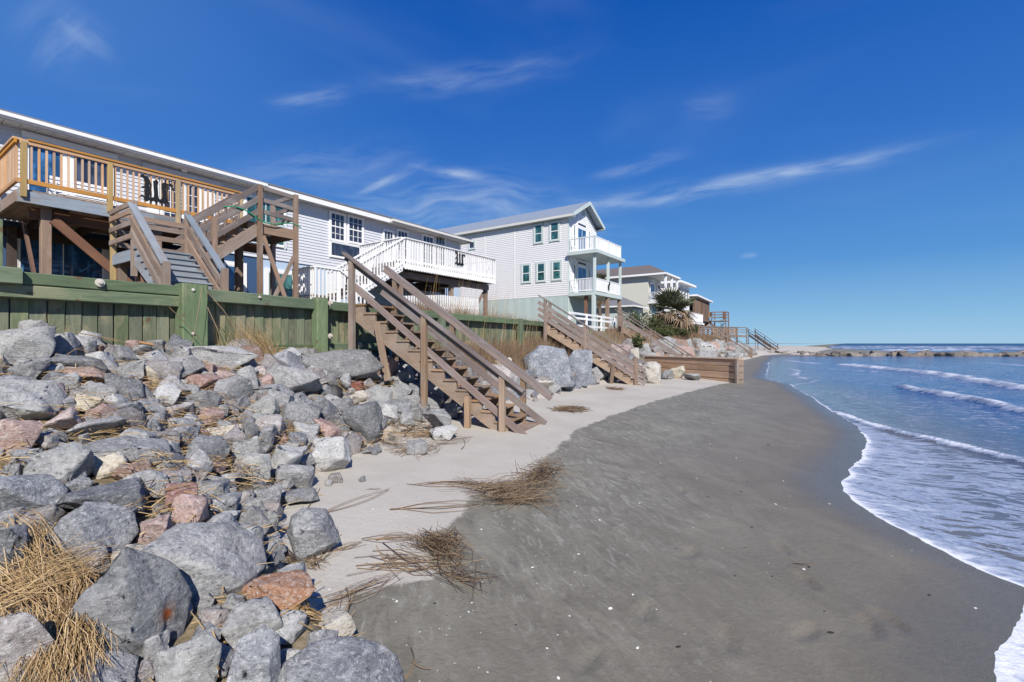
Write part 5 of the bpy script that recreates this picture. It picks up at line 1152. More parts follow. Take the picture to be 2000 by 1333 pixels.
for k, (zb, zr) in enumerate(((5.06, .88), (7.8, .92))):
    ex = .28 if k else .06
    mb = MB(); mb.box(CX+.031, XB+ex, CY-ex, CY+CW+ex*.3, zb-.24, zb-.02); mb.build('balcony_rim', M['sea_trim'], h2)
    mb = MB(); mb.box(CX+.031, XB, CY, CY+CW, zb-.019, zb+.0); mb.build('balcony_floor', M['sea_trim'], h2)
    railing(h2, (CX+.1, CY+.05), (XB-.05, CY+.05), zb, zr, .13 if k else .11, M['white'], bw=.04, toprail=(.09, .05))
    railing(h2, (XB-.04, CY+.05), (XB-.04, CY+CW-.03), zb, zr, .13, M['white'], bw=.06, toprail=(.09, .05))
    if k:
        for yy in (CY+.05, CY+CW*.5, CY+CW-.05): board('rail_post', h2, (XB-.04, yy, zb), (XB-.04, yy, zb+.98), .1, .1, M['sea_trim'])
for yy in (CY+.05, CY+CW*.5, CY+CW-.05):
    board('column', h2, (XB-.06, yy, 5.06), (XB-.06, yy, 7.56), .16, .16, M['sea_trim']); board('piling', h2, (XB-.12, yy, 2.0), (XB-.12, yy, 4.82), .24, .24, M['sea_trim'] if yy < CY+1 else M['grey_wood'], ch=.02)
board('brown_post', h2, (CX+1.2, CY+.3, 2.0), (CX+1.2, CY+.3, 4.8), .2, .2, M['red_wood'])
hb = MB(); rr_ = random.Random(4)     # small hanging ornament on the lower balcony
for i in range(9): a = rr_.uniform(-.12, .12); hb.box(XB+.02, XB+.06, CY+2.15+a, CY+2.27+a, 5.32+i*.06, 5.42+i*.06)
meta(hb.build('railing_ornament', M['black']), 'dark ornament hung on the lower balcony railing of the gabled house', 'ornament')
# white rail fence before the gabled house
wf_ = thing('rail_fence', (-12, 27, 2.3), 'low white post and rail fence in front of the gabled house', 'fence')
fa_ = onX(1112, 612, -11.8); fb = onX(1200, 622, -12.3); fa_ = Vector((-11.8, fa_.y, 0)); fb = Vector((-12.3, fb.y, 0))
for q in (0, .33, .66, 1): P = fa_.lerp(fb, q); board('post', wf_, Z(P, 2.1), Z(P, 3.25), .1, .1, M['white'])
for z in (3.2, 2.95, 2.55): board('rail', wf_, Z(fa_, z), Z(fb, z), .04, .12, M['white'])

# ================================================================== houses farther along the row
h3 = thing('beach_house', (-21, 49, 2.3), 'cream beach house with a brown hip roof and white porch posts behind the palm', 'house')
mb = MB(); mb.box(-28, -16.1, 47, 51, 2.0, 8.4); mb.build('wall', M['cream'], h3)
V = [(-14.2, 46.55, 8.45), (-14.2, 51.4, 8.45), (-28.5, 51.4, 8.45), (-28.5, 46.55, 8.45), (-16.6, 49, 9.7), (-28.5, 49, 9.7)]
q = MB(); q.add(V, [(0, 1, 4), (1, 2, 5, 4), (3, 0, 4, 5), (2, 3, 5)]); q.build('roof', M['shingle_brown'], h3)
q = MB(); q.box(-14.22, -14.16, 46.5, 51.45, 8.28, 8.46); q.box(-28.5, -14.16, 46.48, 46.56, 8.28, 8.46); q.build('fascia', M['white_trim'], h3)
q = MB(); q.box(-28.4, -14.23, 46.57, 51.4, 8.24, 8.28); q.build('soffit', M['soffit'], h3)
for z0 in (5.75, 3.65):
    q = MB(); q.box(-16.09, -14.3, 47.0, 51.2, z0-.2, z0); q.build('balcony_floor', M['white'], h3)
    railing(h3, (-16.0, 47.05), (-14.35, 47.05), z0, .9, .16, M['white'], bw=.05); railing(h3, (-14.35, 47.05), (-14.35, 51.1), z0, .9, .16, M['white'], bw=.05)
for yy in (47.1, 49.1, 51.0): board('column', h3, (-14.4, yy, 2), (-14.4, yy, 8.28), .2, .2, M['white'])
window(h3, (-16.07, 48.1, 6.9), rY, nX, 1.2, 2.0, door=True, cols=2, gl=M['glass_blue']); window(h3, (-16.07, 50.1, 6.9), rY, nX, .8, 1.6); window(h3, (-16.07, 48.4, 4.7), rY, nX, 1.4, 1.9, door=True, gl=M['glass_green'])
an = thing('annex', (-19, 45, 2.3), 'small pale annex with a green window between the gabled house and the cream house', 'building')
q = MB(); q.box(-24, -16.4, 43, 46.4, 2.0, 5.1); q.build('wall', M['sea_trim'], an)
V = [(-15.9, 42.6, 5.1), (-15.9, 46.6, 5.1), (-24.4, 46.6, 5.1), (-24.4, 42.6, 5.1), (-18, 44.6, 6.2), (-24.4, 44.6, 6.2)]
q = MB(); q.add(V, [(0, 1, 4), (1, 2, 5, 4), (3, 0, 4, 5), (3, 2, 1, 0)]); q.build('roof', M['shingle'], an)
q = MB(); q.box(-15.93, -15.88, 42.55, 46.65, 4.98, 5.12); q.box(-24, -15.88, 42.53, 42.6, 4.98, 5.12); q.build('fascia', M['white_trim'], an)
window(an, (-16.38, 44.6, 3.9), rY, nX, 1.9, 1.7, cols=3, double=False, gl=M['glass_green'])
h4 = thing('beach_house', (-20, 55.5, 2.3), 'white flat roofed beach house with tall dark windows beyond the cream house', 'house')
q = MB(); q.box(-26, -15.0, 52.7, 58.1, 2.0, 8.1); q.build('wall', M['white'], h4)
q = MB(); q.box(-26.5, -14.3, 52.3, 58.5, 8.1, 8.32); q.build('roof', M['white_trim'], h4)
for yy in (53.6, 54.8, 56.0, 57.2): window(h4, (-14.98, yy, 6.9), rY, nX, .62, 1.7, tw=.1)
q = MB(); q.box(-14.99, -13.3, 52.8, 58.0, 3.7, 3.9); q.build('deck', M['white'], h4); railing(h4, (-13.35, 49.6), (-13.35, 57.5), 3.9, .95, .42, M['white'], bw=.09)
for yy in (50, 53, 56): board('post', h4, (-13.4, yy, 1.8), (-13.4, yy, 3.7), .2, .2, M['grey_wood'])
h5 = thing('beach_house', (-20, 62, 2.3), 'low brown boarded beach house with a white edged flat roof, farthest right', 'house')
q = MB(); q.box(-26, -15.6, 58.8, 66.0, 2.0, 6.9); q.build('wall', M['dark_wood'], h5)
V = [(-14.2, 58.5, 7.15), (-14.2, 66.6, 6.9), (-27, 66.6, 6.9), (-27, 58.5, 7.15)]; V += [(a, b_, c+.18) for a, b_, c in V]
q = MB(); q.add(V, [(0, 3, 2, 1), (4, 5, 6, 7), (0, 1, 5, 4), (1, 2, 6, 5), (2, 3, 7, 6), (3, 0, 4, 7)]); q.build('roof', M['white_trim'], h5)
yy = 58.8
while yy < 66.2: board('wall_board', h5, (-14.6, yy+.2, 4.5), (-14.6, yy+.2, 6.9), .38, .05, M['brown_board'], up=(1, 0, 0)); yy += .42
q = MB(); q.box(-15.59, -14.5, 58.8, 66.1, 4.3, 4.48); q.build('floor_beam', M['grey_wood'], h5)
for yy in (59, 61.4, 63.8, 66): board('post', h5, (-14.7, yy, 1.8), (-14.7, yy, 6.9), .2, .2, M['grey_wood'])
for z in (5.1, 4.2): board('rail', h5, (-14.3, 58.8, z-.6), (-14.3, 66, z-.6), .08, .12, M['rail_wood'])
# lookout platform with its stair
lk = thing('lookout_platform', (-13.2, 66.5, 2.3), 'small raised wooden lookout platform on posts with orange end panel', 'platform')
c0 = Vector((-13.6, 65.6, 0)); 
lx0, lx1, ly0, ly1 = -14.2, -12.5, 65.8, 67.6
q = MB(); q.box(lx0, lx1, ly0, ly1, 4.4, 4.52); q.build('floor', M['rail_wood'], lk)
for x in (lx0, lx1):
    for y in (ly0, ly1): board('post', lk, (x, y, 1.8), (x, y, 5.65), .12, .12, M['rail_wood'])
for z in (4.9, 5.25, 5.6):
    board('rail', lk, (lx0, ly0, z), (lx1, ly0, z), .05, .14, M['rail_wood']); board('rail', lk, (lx1, ly0, z), (lx1, ly1, z), .05, .14, M['rail_wood'])
q = MB(); q.box(lx1-.35, lx1+.03, ly0-.05, ly0-.0, 4.6, 5.6); q.build('end_panel', M['red_wood'], lk)
stairs(lk, (lx0-.0, ly0+.3), (lx0-2.4, ly0-1.5), Vector((-.7, .9, 0)), 4.5, 2.4, 9, {'str': M['tan_wood'], 'tread': M['tan_wood']})
board('handrail', lk, (lx0, ly0+.2, 5.5), (lx0-2.4, ly0-1.6, 3.3), .06, .5, M['tan_wood'])
# boardwalk
bw = thing('boardwalk', (-12, 62, 2.4), 'wooden boardwalk with dark handrails leading out over the dune below the lookout', 'boardwalk')
A_ = Vector((-14.6, 56.7, 0)); B_ = Vector((-10.4, 68.0, 0)); bd = (B_-A_).normalized(); bn_ = Vector((-bd.y, bd.x, 0))*1.3
for i in range(34): P = A_.lerp(B_, (i+.5)/34); board('floor_board', bw, Z(P, 2.62), Z(P+bn_, 2.62), .33, .05, M['grey_wood'], ch=0)
for k, s_ in enumerate((Vector((0, 0, 0)), bn_)):
    for i in range(6): P = A_.lerp(B_, i/5)+s_; board('post', bw, Z(P, float(ground(P.x, P.y))-.2), Z(P, 3.6), .13, .13, M['rail_wood'])
    for z in (3.6, 3.3, 3.0): board('rail', bw, Z(A_+s_, z), Z(B_+s_, z), .06, .10, M['rail_wood'])
    board('rim_board', bw, Z(A_+s_, 2.5), Z(B_+s_, 2.5), .05, .24, M['grey_wood'])
for i in range(16): P = A_.lerp(B_, .38+.45*i/16); board('side_board', bw, Z(P-bn_*.03, 2.65), Z(P-bn_*.03, 3.45), .03, .17, M['tan_wood'], up=bd)

# ================================================================== jetty
jr = random.Random(21); jline = [tuple(atd(px, 671, dd)[:2]) for px, dd in ((1500, 74), (1560, 71), (1640, 69), (1800, 68), (2000, 67), (2150, 66))]
n_ = 74
for i in range(n_):
    q = (i+jr.uniform(-.3, .3))/(n_-1)*(len(jline)-1); q = min(max(q, 0), len(jline)-1.001); k = int(q); f = q-k
    x = jline[k][0]*(1-f)+jline[k+1][0]*f+jr.uniform(-.5, .5); y = jline[k][1]*(1-f)+jline[k+1][1]*f+jr.uniform(-.8, .8)
    s_ = jr.uniform(.7, 1.1)*(.8 if q < 2 else 1)
    c = M['rock_jetty'] if q > 1.4 or jr.random() < .4 else M['rock_brown']
    place_rock('jetty_rock', Vector((x, y, -.12+jr.uniform(-.1, .08))), (s_*jr.uniform(.8, 1.3), s_*.9, s_*.62), jr.uniform(0, 6), (jr.uniform(-.3, .3), jr.uniform(-.3, .3)), c, jr.randint(0, 23), 3, 'dark wet rock in the low jetty running out across the surf', 'rocks of the low jetty', 'rock')

# ================================================================== plants
def blades(name, pts, mat, h0, h1, width, lean, label, seed=0, wind=(.25, .1), seg=2, cat=None, kind='stuff'):
    r = random.Random(seed); V = []; F = []
    for (x, y, n, rad) in pts:
        for _ in range(n):
            a = r.uniform(0, 6.283); q = rad*math.sqrt(r.random()); bx, by = x+q*math.cos(a), y+q*math.sin(a); z = float(ground(bx, by)) - .03
            h = r.uniform(h0, h1); la = r.uniform(0, 6.283); ll = abs(r.gauss(0, lean))*h; dx, dy = ll*math.cos(la)+wind[0]*h*.5, ll*math.sin(la)+wind[1]*h*.5
            wa = r.uniform(0, 3.14); wx, wy = math.cos(wa)*width/2, math.sin(wa)*width/2; k = len(V)
            for s in range(seg+1):
                t_ = s/seg; c = t_**1.7; w_ = 1-t_*.85; X, Y, ZZ_ = bx+dx*c, by+dy*c, z+h*t_*(1-.25*t_*ll/h)
                V.append((X-wx*w_, Y-wy*w_, ZZ_)); V.append((X+wx*w_, Y+wy*w_, ZZ_))
            for s in range(seg): i = k+2*s; F.append((i, i+1, i+3, i+2))
    o = obj(name, mesh_from(name, V, F, mat)); return meta(o, label, cat, kind=kind)
def dune_pts(px0, px1, X0, X1, n, per, rad, seed):
    r = random.Random(seed); out = []
    for _ in range(n):
        px = r.uniform(px0, px1); X = r.uniform(X0, X1); d = rdir(px, 671); Y = d[1]*X/d[0]; out.append((X, Y, per, rad))
    return out
blades('dune_grass', dune_pts(800, 1110, -9.6, -8.3, 150, 75, .34, 1), M['dry_grass'], .18, .55, .009, .5, 'rusty brown dry dune grass bushing out behind the nearest stairs', 1)
blades('dune_grass', dune_pts(930, 1200, -10.8, -9.6, 70, 45, .4, 2), M['dry_grass'], .12, .38, .014, .5, 'rusty brown dry dune grass round the top of the second stairs', 2)
blades('dune_grass', dune_pts(800, 1060, -8.9, -7.5, 85, 60, .30, 6), M['dry_grass'], .2, .6, .009, .55, 'brown scrubby dune grass growing down the slope among the rocks behind the nearest stairs', 6)
blades('sea_oats', dune_pts(840, 1040, -9.8, -8.9, 60, 3, .3, 3), M['straw'], .9, 1.5, .010, .12, 'tall thin pale sea oat stalks standing above the dune grass', 3, seg=3)
blades('dune_grass', dune_pts(1195, 1345, -12.5, -10.0, 100, 50, .6, 4), M['dry_grass'], .2, .55, .022, .5, 'brown and olive dry grass on the dune beside the third stairs', 4)
blades('dune_grass', dune_pts(1330, 1400, -13, -11.2, 70, 50, .8, 5), M['dry_grass'], .35, .8, .03, .5, 'rusty tall grass on the dune before the dark stairs', 5)
def shrub(px, X, zb, rx, rz, n, mat, label, seed, leaf=.09, name='shrub'):
    r = random.Random(seed); d = rdir(px, 671); Y = d[1]*X/d[0]; V = []; F = []; g = float(ground(X, Y))
    root = thing(name, (X, Y, g), label, 'shrub', 'green shrubs on the dune')
    cl = [(r.uniform(-.6, .6)*rx, r.uniform(-.6, .6)*rx, r.uniform(.25, .8)*rz, r.uniform(.3, .55)) for _ in range(11)]
    for _ in range(n):
        c = r.choice(cl); v = Vector((r.gauss(0, 1), r.gauss(0, 1), r.gauss(0, 1))).normalized()*(r.random()**.4)
        p = Vector((X+c[0]+v.x*c[3]*rx, Y+c[1]+v.y*c[3]*rx, max(g, g+c[2]+v.z*c[3]*rz)))
        a = Vector((r.gauss(0, 1), r.gauss(0, 1), r.gauss(0, .6))).normalized(); b_ = a.cross(Vector((r.gauss(0, 1), r.gauss(0, 1), r.gauss(0, 1)))).normalized(); k = len(V); s = leaf*r.uniform(.6, 1.3)
        V += [tuple(p-a*s), tuple(p+b_*s*.35), tuple(p+a*s), tuple(p-b_*s*.35)]; F.append((k, k+1, k+2, k+3))
    o = obj('foliage', mesh_from('foliage', V, F, mat), root); o['kind'] = 'stuff'
    tb = MB()
    for c in cl: tube(tb, [(X, Y, g-.1), (X+c[0]*.5, Y+c[1]*.5, g+c[2]*.5), (X+c[0], Y+c[1], g+c[2])], .03, .012, 4)
    tb.build('stem', M['bark'], root)
shrub(1258, -13.2, 0, 1.7, 1.9, 2600, M['shrub'], 'grey green rounded bush at the left of the shrubs below the cream house', 31)
shrub(1290, -11.8, 0, 1.4, .8, 1900, M['shrub'], 'dark green bush directly below the palm', 32)
shrub(1318, -12.0, 0, 1.4, .75, 1700, M['shrub'], 'dark green bush at the palm foot near the rusty grass', 33)
shrub(1345, -13.0, 0, 1.2, 1.0, 1500, M['shrub'], 'low olive bush right of the palm trunk', 34)
shrub(1236, -9.6, 0, .7, .8, 900, M['shrub'], 'dark prickly plant between the second and third stairs', 35, leaf=.12)
shrub(1412, -12.4, 0, .5, 2.2, 500, M['shrub'], 'small dark bush showing above the boardwalk', 36)
def palm(loc, H, R_, label, seed, nf=84):
    r = random.Random(seed); root = thing('palm_tree', loc, label, 'palm tree', 'cabbage palms')
    L = Vector(loc); tp = [L+Vector((.08*math.sin(i*.9), .06*math.cos(i), H*i/6-.2)) for i in range(7)]
    tb = MB(); tube(tb, tp, .20, .16, 10); tb.build('trunk', M['bark'], root, True)
    protos = {}
    for kind in ('g', 'd'):
        for v in range(3):
            V = []; F = []; rl = random.Random(seed*7+v+(5 if kind == 'd' else 0)); st_ = .55*R_
            V += [(0, -.015, 0), (0, .015, 0), (st_, .012, .05*R_), (st_, -.012, .05*R_)]; F.append((0, 1, 2, 3))
            for i in range(22):
                a = math.radians(-118+236*i/21); ll = R_*.62*(1-.25*abs(a)/2.1)*rl.uniform(.85, 1.05); dr = (.35 if kind == 'g' else .75)*rl.uniform(.7, 1.2)
                bx = st_; w_ = .028*R_; ca, sa = math.cos(a), math.sin(a); k = len(V)
                for q, ww in ((0, .4), (.5, 1), (1, .12)):
                    x = bx+ll*q*ca; y = ll*q*sa; z = .05*R_+.10*R_*abs(sa)*q-dr*ll*q*q
                    V += [(x-sa*w_*ww, y+ca*w_*ww, z), (x+sa*w_*ww, y-ca*w_*ww, z)]
                F += [(k, k+1, k+3, k+2), (k+2, k+3, k+5, k+4)]
            protos[kind, v] = mesh_from('frond', V, F, M['frond'] if kind == 'g' else M['frond_dead'])
    top = tp[-1]
    for i in range(nf):
        q = i/nf; e = math.radians(80-150*q**.85+r.uniform(-8, 8)); a = i*2.39996+r.uniform(-.2, .2); kind = 'g' if q < .40 else 'd'
        Mx = Matrix.Translation(top+Vector((0, 0, .15-.5*q))) @ Matrix.Rotation(a, 4, 'Z') @ Matrix.Rotation(-e, 4, 'Y') @ Matrix.Rotation(r.uniform(-.5, .5), 4, 'X') @ Matrix.Scale(r.uniform(.85, 1.1), 4)
        obj('frond', protos[kind, i % 3], root, Mx)
gz = float(ground(-12.7, 43.5)); palm((-12.7, 43.5, gz), 4.4-gz, 2.15, 'cabbage palm with a shaggy skirt of dead brown fronds before the cream house', 3)
p = atd(1171, 560, 41); palm((p.x, p.y, 2.3), 4.3, 1.2, 'second palm, mostly hidden behind the columns of the gabled house', 4, 40)
# ================================================================== reeds, sticks, shells
def stalks(mb, P0, P1, n, spread, r, rng, bend=.09, lift=.03, nseg=3, lenj=.35):
    P0 = Vector(P0); P1 = Vector(P1); d = P1-P0; L = d.length; u = d.normalized(); sd_ = Vector((-u.y, u.x, 0))
    for _ in range(n):
        j_ = 1.0 if n < 20 else 1.5
        a = rng.gauss(0, spread*j_); b_ = rng.gauss(0, spread*1.1*j_); s = rng.uniform(0, lenj); e = 1-rng.uniform(0, lenj)
        q0 = P0+d*s+sd_*a; q1 = P0+d*e+sd_*b_
        if n >= 20:
            th_ = rng.gauss(0, .32); mid_ = (q0+q1)/2; hv = (q1-q0)/2*rng.uniform(.5, 1.05); hv = Vector((hv.x*math.cos(th_)-hv.y*math.sin(th_), hv.x*math.sin(th_)+hv.y*math.cos(th_), 0)); q0 = mid_-hv; q1 = mid_+hv
        z0 = lift*rng.random(); z1 = lift*rng.random()*1.6; bw_ = rng.gauss(0, bend)*L
        pts = []
        for i in range(nseg+1):
            t_ = i/nseg; p = q0.lerp(q1, t_)+sd_*bw_*math.sin(math.pi*t_); p.z = float(ground(p.x, p.y))+z0+(z1-z0)*t_+r
            pts.append(p)
        tube(mb, pts, r*rng.uniform(.7, 1.2), r*.6, 3)
def pile(name, runs, label, mat, seed, cat='reeds', group=None):
    rng = random.Random(seed); mb = MB()
    for (a, b_, n, sp, lift, r) in runs: stalks(mb, hit(*a), hit(*b_), n if n < 20 else int(n*.8), sp, r, rng, lift=lift)
    o = mb.build(name, mat); return meta(o, label, cat, group)
G_R = 'washed up bundles of dead reeds on the sand'
pile('reed_bundle', [((870, 940), (1060, 985), 60, .07, .05, .0024), ((900, 985), (1100, 950), 120, .07, .12, .0024), ((930, 990), (1110, 975), 60, .045, .06, .0024), ((1030, 925), (1100, 970), 80, .08, .20, .003), ((1020, 960), (1095, 915), 50, .06, .16, .003),
     ((755, 999), (960, 985), 6, .012, .01, .004), ((790, 948), (960, 945), 10, .02, .01, .003), ((1010, 915), (1035, 955), 3, .01, .06, .004), ((1035, 985), (1075, 1010), 3, .02, .01, .003), ((700, 958), (760, 956), 2, .01, .01, .003)],
     'large tangled heap of dead brown reeds across the edge of the wet sand', M['straw_dull'], 41, group=G_R)
pile('reed_bundle', [((790, 1050), (915, 1105), 110, .055, .10, .0024), ((840, 1045), (900, 1110), 70, .06, .12, .003), ((650, 1095), (960, 1117), 26, .02, .02, .004), ((860, 1100), (985, 1180), 30, .035, .03, .0024), ((705, 1058), (830, 1052), 12, .015, .01, .003),
     ((620, 1190), (790, 1120), 22, .025, .02, .0024), ((880, 1060), (895, 1170), 12, .05, .05, .003), ((640, 1085), (720, 1060), 8, .02, .02, .003), ((830, 1050), (920, 1057), 4, .01, .02, .004), ((765, 1080), (820, 1103), 5, .012, .01, .0024), ((885, 1035), (895, 1075), 3, .01, .06, .004)],
     'spidery heap of reeds lying in front of the lone squared rock', M['straw_dull'], 42, group=G_R)
pile('reed_bundle', [((555, 1105), (660, 1110), 26, .05, .04, .0024), ((600, 1130), (665, 1040), 9, .02, .06, .004), ((550, 1090), (590, 1120), 22, .03, .07, .003)],
     'loose twigs and reeds above the rusty orange boulder', M['straw_dull'], 43, group=G_R)
pile('reed_bundle', [((548, 1215), (660, 1240), 16, .02, .03, .006), ((560, 1205), (600, 1165), 10, .03, .04, .003), ((580, 1220), (700, 1215), 8, .03, .02, .003), ((640, 1245), (665, 1160), 8, .04, .05, .003), ((600, 1230), (680, 1205), 8, .05, .04, .003)],
     'yellow reed stalks between the split rock and the domed boulder', M['straw'], 44, group=G_R)
pile('reed_bundle', [((765, 890), (850, 875), 22, .10, .04, .004), ((810, 905), (845, 860), 26, .08, .10, .0024), ((830, 875), (930, 855), 8, .03, .02, .003), ((740, 860), (800, 885), 14, .09, .06, .004)],
     'small reed tangle on the dry sand left of the nearest stairs', M['straw_dull'], 45, group=G_R)
pile('reed_bundle', [((1075, 805), (1155, 800), 70, .10, .05, .006), ((1090, 795), (1145, 808), 20, .15, .03, .006)], 'flat mat of reeds right of the foot of the nearest stairs', M['straw_dull'], 46, group=G_R)
pile('reed_bundle', [((745, 855), (860, 830), 50, .22, .06, .005), ((760, 850), (900, 850), 20, .12, .03, .005)], 'thin reeds scattered below the nearest stair stringer', M['straw_dull'], 47, group=G_R)
pile('reed_bundle', [((1180, 760), (1225, 762), 30, .15, .04, .008)], 'small reed mat before the second stairs', M['straw_dull'], 48, group=G_R)
for k, (a, b_, lab) in enumerate([((470, 1027), (625, 955), 'long thin curved stick running from the rocks onto the dry sand'), ((635, 1005), (762, 960), 'forked brown stick above the lone squared rock'), ((1150, 858), (1265, 880), 'dark curved twig on the wet sand below the stairs'),
     ((1195, 825), (1245, 820), 'thin twig on the boundary of the dry sand'), ((1550, 1100), (1590, 1112), 'short black twig on the wet sand near the foam'), ((900, 880), (905, 860), 'short bent stick left of the wet sand edge'), ((795, 1333), (805, 1275), 'dark upright twig at the bottom beside the domed boulder'), ((800, 1305), (842, 1318), 'pale stalk at the bottom beside the domed boulder')]):
    rng = random.Random(60+k); mb = MB(); stalks(mb, hit(*a), hit(*b_), 2 if k < 2 else 1, .012, .006 if k < 2 else .005, rng, bend=.09, lift=.02, nseg=6, lenj=.03)
    meta(mb.build('stick', M['straw_dull']), lab, 'stick')
# straw lying over the rocks: stalks follow an arched path above the stones
def arch(mb, a, b_, n, spread, rng, hgt, r=.004, sag=.12, da=None):
    for _ in range(n):
        p0 = Vector(a)+Vector((rng.gauss(0, spread), rng.gauss(0, spread), rng.gauss(0, spread*.4))); p1 = Vector(b_)+Vector((rng.gauss(0, spread*1.3), rng.gauss(0, spread*1.3), rng.gauss(0, spread*.5)))
        m1 = p0.lerp(p1, .35)+Vector((rng.gauss(0, spread*.6), rng.gauss(0, spread*.6), hgt*rng.uniform(.3, 1.1))); m2 = p0.lerp(p1, .7)+Vector((rng.gauss(0, spread*.6), rng.gauss(0, spread*.6), hgt*rng.uniform(.1, .8)))
        tube(mb, [p0, m1, m2, p1], r*rng.uniform(.5, 1.2), r*.5, 3)
rng = random.Random(71); mb = MB()
def over(px, py, k=.9): h_ = hit(px, py); c = Vector((0, 0, CH)); return c+(h_-c)*k
for (a_, b2, n2, sp2, hg) in (((45, 1030), (110, 1170), 110, .035, .06), ((-20, 1190), (150, 1110), 190, .04, .04), ((10, 1150), (130, 1090), 170, .045, .04), ((135, 1130), (125, 1345), 330, .028, .05),
    ((165, 1160), (70, 1345), 260, .03, .04), ((170, 1125), (90, 1120), 80, .03, .03), ((15, 1010), (110, 1100), 22, .03, .06), ((0, 1090), (170, 1240), 60, .04, .05), ((150, 1210), (205, 1290), 50, .02, .02), ((-20, 1130), (60, 1210), 90, .04, .04)):
    arch(mb, over(*a_, .93), over(*b2, .93), int(n2*.55), sp2*1.35, rng, hg*.7, r=.0018)
meta(mb.build('straw_heap', M['straw']), 'golden heap of dry reed straw draped over the boulders in the lower left', 'straw')
LIT = [(440, 740, 30, .3), (300, 735, 30, .3), (330, 850, 30, .3), (520, 810, 40, .3), (640, 800, 45, .3), (720, 770, 60, .2), (655, 850, 30, .25), (455, 840, 30, .2), (400, 900, 30, .2), (540, 880, 30, .2), (210, 760, 25, .3), (430, 720, 60, .35), (265, 760, 30, .3),
       (370, 780, 40, .3), (350, 815, 30, .3), (600, 820, 30, .3), (140, 810, 20, .2), (110, 750, 25, .3), (290, 1000, 22, .12), (700, 830, 30, .2), (480, 950, 20, .15), (330, 930, 20, .15), (560, 830, 30, .2), (220, 850, 20, .2), (20, 930, 25, .15), (380, 870, 25, .2), (590, 880, 25, .15), (680, 720, 60, .3), (570, 700, 70, .3), (770, 860, 30, .25)]
mb = MB(); rng = random.Random(72)
for (px, py, n, sp) in LIT:
    for _ in range(n*3):
        g = hit(px, py); x = g.x+rng.gauss(0, sp); y = g.y+rng.gauss(0, sp*1.2); z = float(ground(x, y))+rng.uniform(.02, .15); a = rng.uniform(0, 6.28); l = rng.uniform(.08, .3)
        d = Vector((math.cos(a), math.sin(a), rng.uniform(-.25, .35)))*l; p = Vector((x, y, z)); tube(mb, [p-d*.5, p+Vector((0, 0, l*.08)), p+d*.5], .0035, .002, 3)
for _ in range(3900):
    y = rng.uniform(-.5, 9); toe = float(I(y, T_TOE)); top = float(I(y, T_TOP)); x = toe-(toe-top)*rng.random(); 
    if vnoise(x, y, 1.1) < .05: continue
    z = float(ground(x, y))+rng.uniform(.0, .10); a = rng.uniform(0, 6.28); l = rng.uniform(.08, .28); d = Vector((math.cos(a), math.sin(a), rng.uniform(-.3, .3)))*l; p = Vector((x, y, z)); tube(mb, [p-d*.5, p+d*.5], .004, .002, 3)
o = mb.build('straw_litter', M['straw']); meta(o, 'dry straw caught in the gaps between the rocks', 'straw', kind='stuff')
# grass clumps growing at the seawall
def clump(px, py, n, h0, h1, lean, label, seed, wind):
    g = hit(px, py); g.x = max(g.x, wf(g.y)+.1); o = blades('grass_clump', [(g.x, g.y, n, .22)], M['straw'], h0, h1, .007, lean, label, seed, wind=wind, seg=4, kind=None); meta(o, label, 'grass clump', 'dry grass clumps at the seawall')
clump(520, 705, 320, .4, .8, .5, 'large dry golden grass clump leaning left against the seawall', 81, (-.5, -.9))
clump(420, 690, 60, .4, .9, .35, 'thin dry stalks rising beside the wide green post', 82, (.1, -.4))
clump(600, 700, 120, .15, .35, .7, 'low dry grass tuft at the foot of the second green post', 83, (.3, .3))
clump(60, 640, 26, .2, .5, .5, 'few dry stalks before the dark left boards of the seawall', 84, (0, .3))
rng = random.Random(85); mb = MB()
for a, b_ in (((330, 600), (412, 690)), ((395, 560), (372, 690)), ((150, 650), (295, 685)), ((175, 690), (295, 688)), ((400, 565), (470, 655)), ((405, 600), (440, 690))):
    p0 = onX(*a, wf(3)+.28); p1 = onX(*b_, wf(3)+.34); tube(mb, [p0, p0.lerp(p1, .5)+Vector((.02, 0, .03)), p1], .006, .003, 4)
meta(mb.build('dead_stalk', M['straw_dull']), 'long bare stalks leaning on the seawall boards and green post', 'stalks', kind='stuff')
for k, (px, py, w_, lab) in enumerate([(300, 688, .34, 'orange timber offcut lying behind the rocks at the seawall'), (358, 707, .28, 'orange timber splinter beside the long flat boulder')]):
    g = hit(px, py); board('timber_offcut', None, g+Vector((.0, -w_*.5, .14)), g+Vector((.08, w_*.6, .06)), .16, .03, M['new_wood']); o = COL.objects[-1]; meta(o, lab, 'timber offcut')
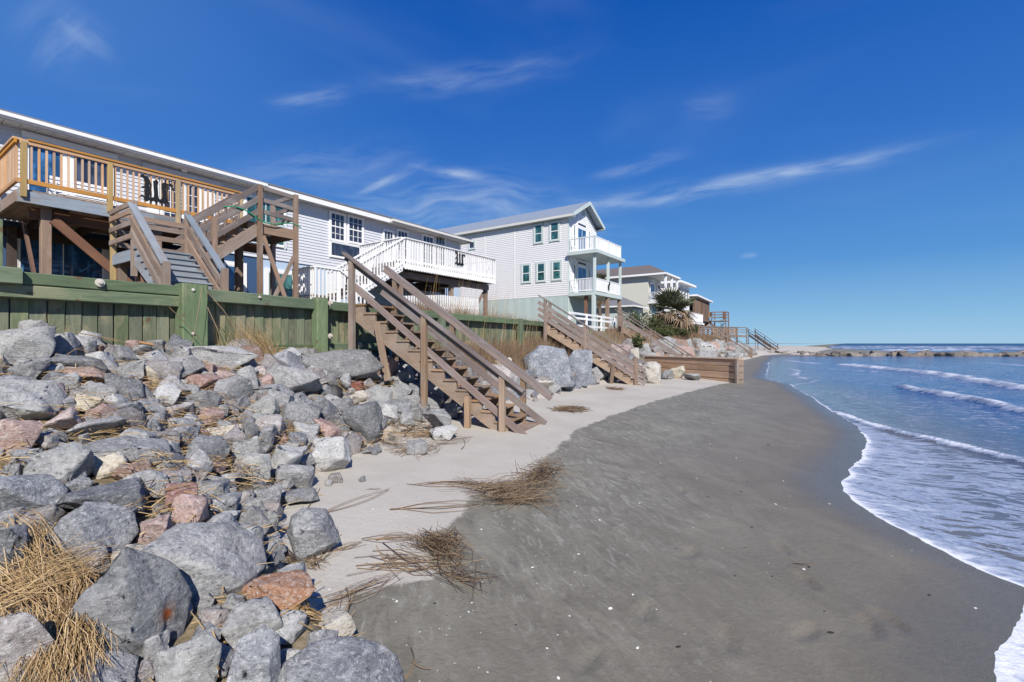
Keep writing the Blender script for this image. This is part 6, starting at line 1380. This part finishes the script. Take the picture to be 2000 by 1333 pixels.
# crumpled black lump under the very long boulder
P, F = rock_verts(5, 3, .12, 9); g = hit(647, 785); o = obj('black_lump', mesh_from('black_lump', P.tolist(), F.tolist(), M['black'], True), None, Matrix.Translation(g+Vector((0, .05, .1))) @ Matrix.Diagonal((.14, .12, .17, 1))); meta(o, 'crumpled black lump in the hollow under the very long grey boulder', 'plastic bag')
# shells and specks on the sand
rng = random.Random(90); V, F = lathe([(.001, .004), (.5, .30), (.9, .12), (1, 0)], 7)
mb = MB(); mb2 = MB(); Vn = np.array(V)
def speck(m_, x, y, s, e=1.0):
    z = float(ground(x, y, True)); a = rng.uniform(0, 6.28); c, s_ = math.cos(a), math.sin(a); t_ = rng.uniform(-.3, .3)
    m_.add([(x+s*(v[0]*c*e-v[1]*s_), y+s*(v[0]*s_*e+v[1]*c), z+s*(v[2]*.8+v[0]*t_)+.001) for v in V], F)
for _ in range(620):
    y = 1.5+14*rng.random()**1.5; x = rng.uniform(float(I(y, T_WET))-.3, float(I(y, T_EDGE))-.15)
    if rng.random() < .75 and x > float(I(y, T_WET))+2.2: continue
    r_ = rng.random(); speck(mb if r_ < .72 else mb2, x, y, (.003+.0055*rng.random()**3)*(1+y*.05), rng.uniform(.8, 1.6))
for (px, py, s) in [(1192, 1191, .013), (1570, 1112, .012), (800, 990, .008), (728, 995, .008), (1245, 1270, .008), (1130, 1085, .009), (1515, 985, .012), (1620, 985, .010), (1530, 940, .008), (940, 1035, .009), (1040, 1110, .009), (1905, 1190, .009), (1465, 1030, .007), (1290, 905, .01), (643, 1153, .008)]:
    g = hit(px, py); speck(mb, g.x, g.y, s, 1.4)
for (px, py, s) in [(1500, 870, .02), (1468, 1030, .012), (1622, 1238, .014), (680, 1228, .013), (1460, 940, .01), (1448, 962, .01), (1580, 1110, .011), (1325, 1265, .01), (1815, 1165, .01)]:
    g = hit(px, py); speck(mb2, g.x, g.y, s, 1.9)
meta(mb.build('shell_fragments', M['shell']), 'tiny white shell fragments strewn over the wet sand', 'shells', kind='stuff')
meta(mb2.build('dark_pebbles', M['debris']), 'tiny dark pebbles and bark bits on the sand', 'pebbles', kind='stuff')
# froth left at the tip of the wash
for (pts, lab) in [([(1880, 1100), (1900, 1108), (1925, 1118), (1950, 1130)], 0)]: pass
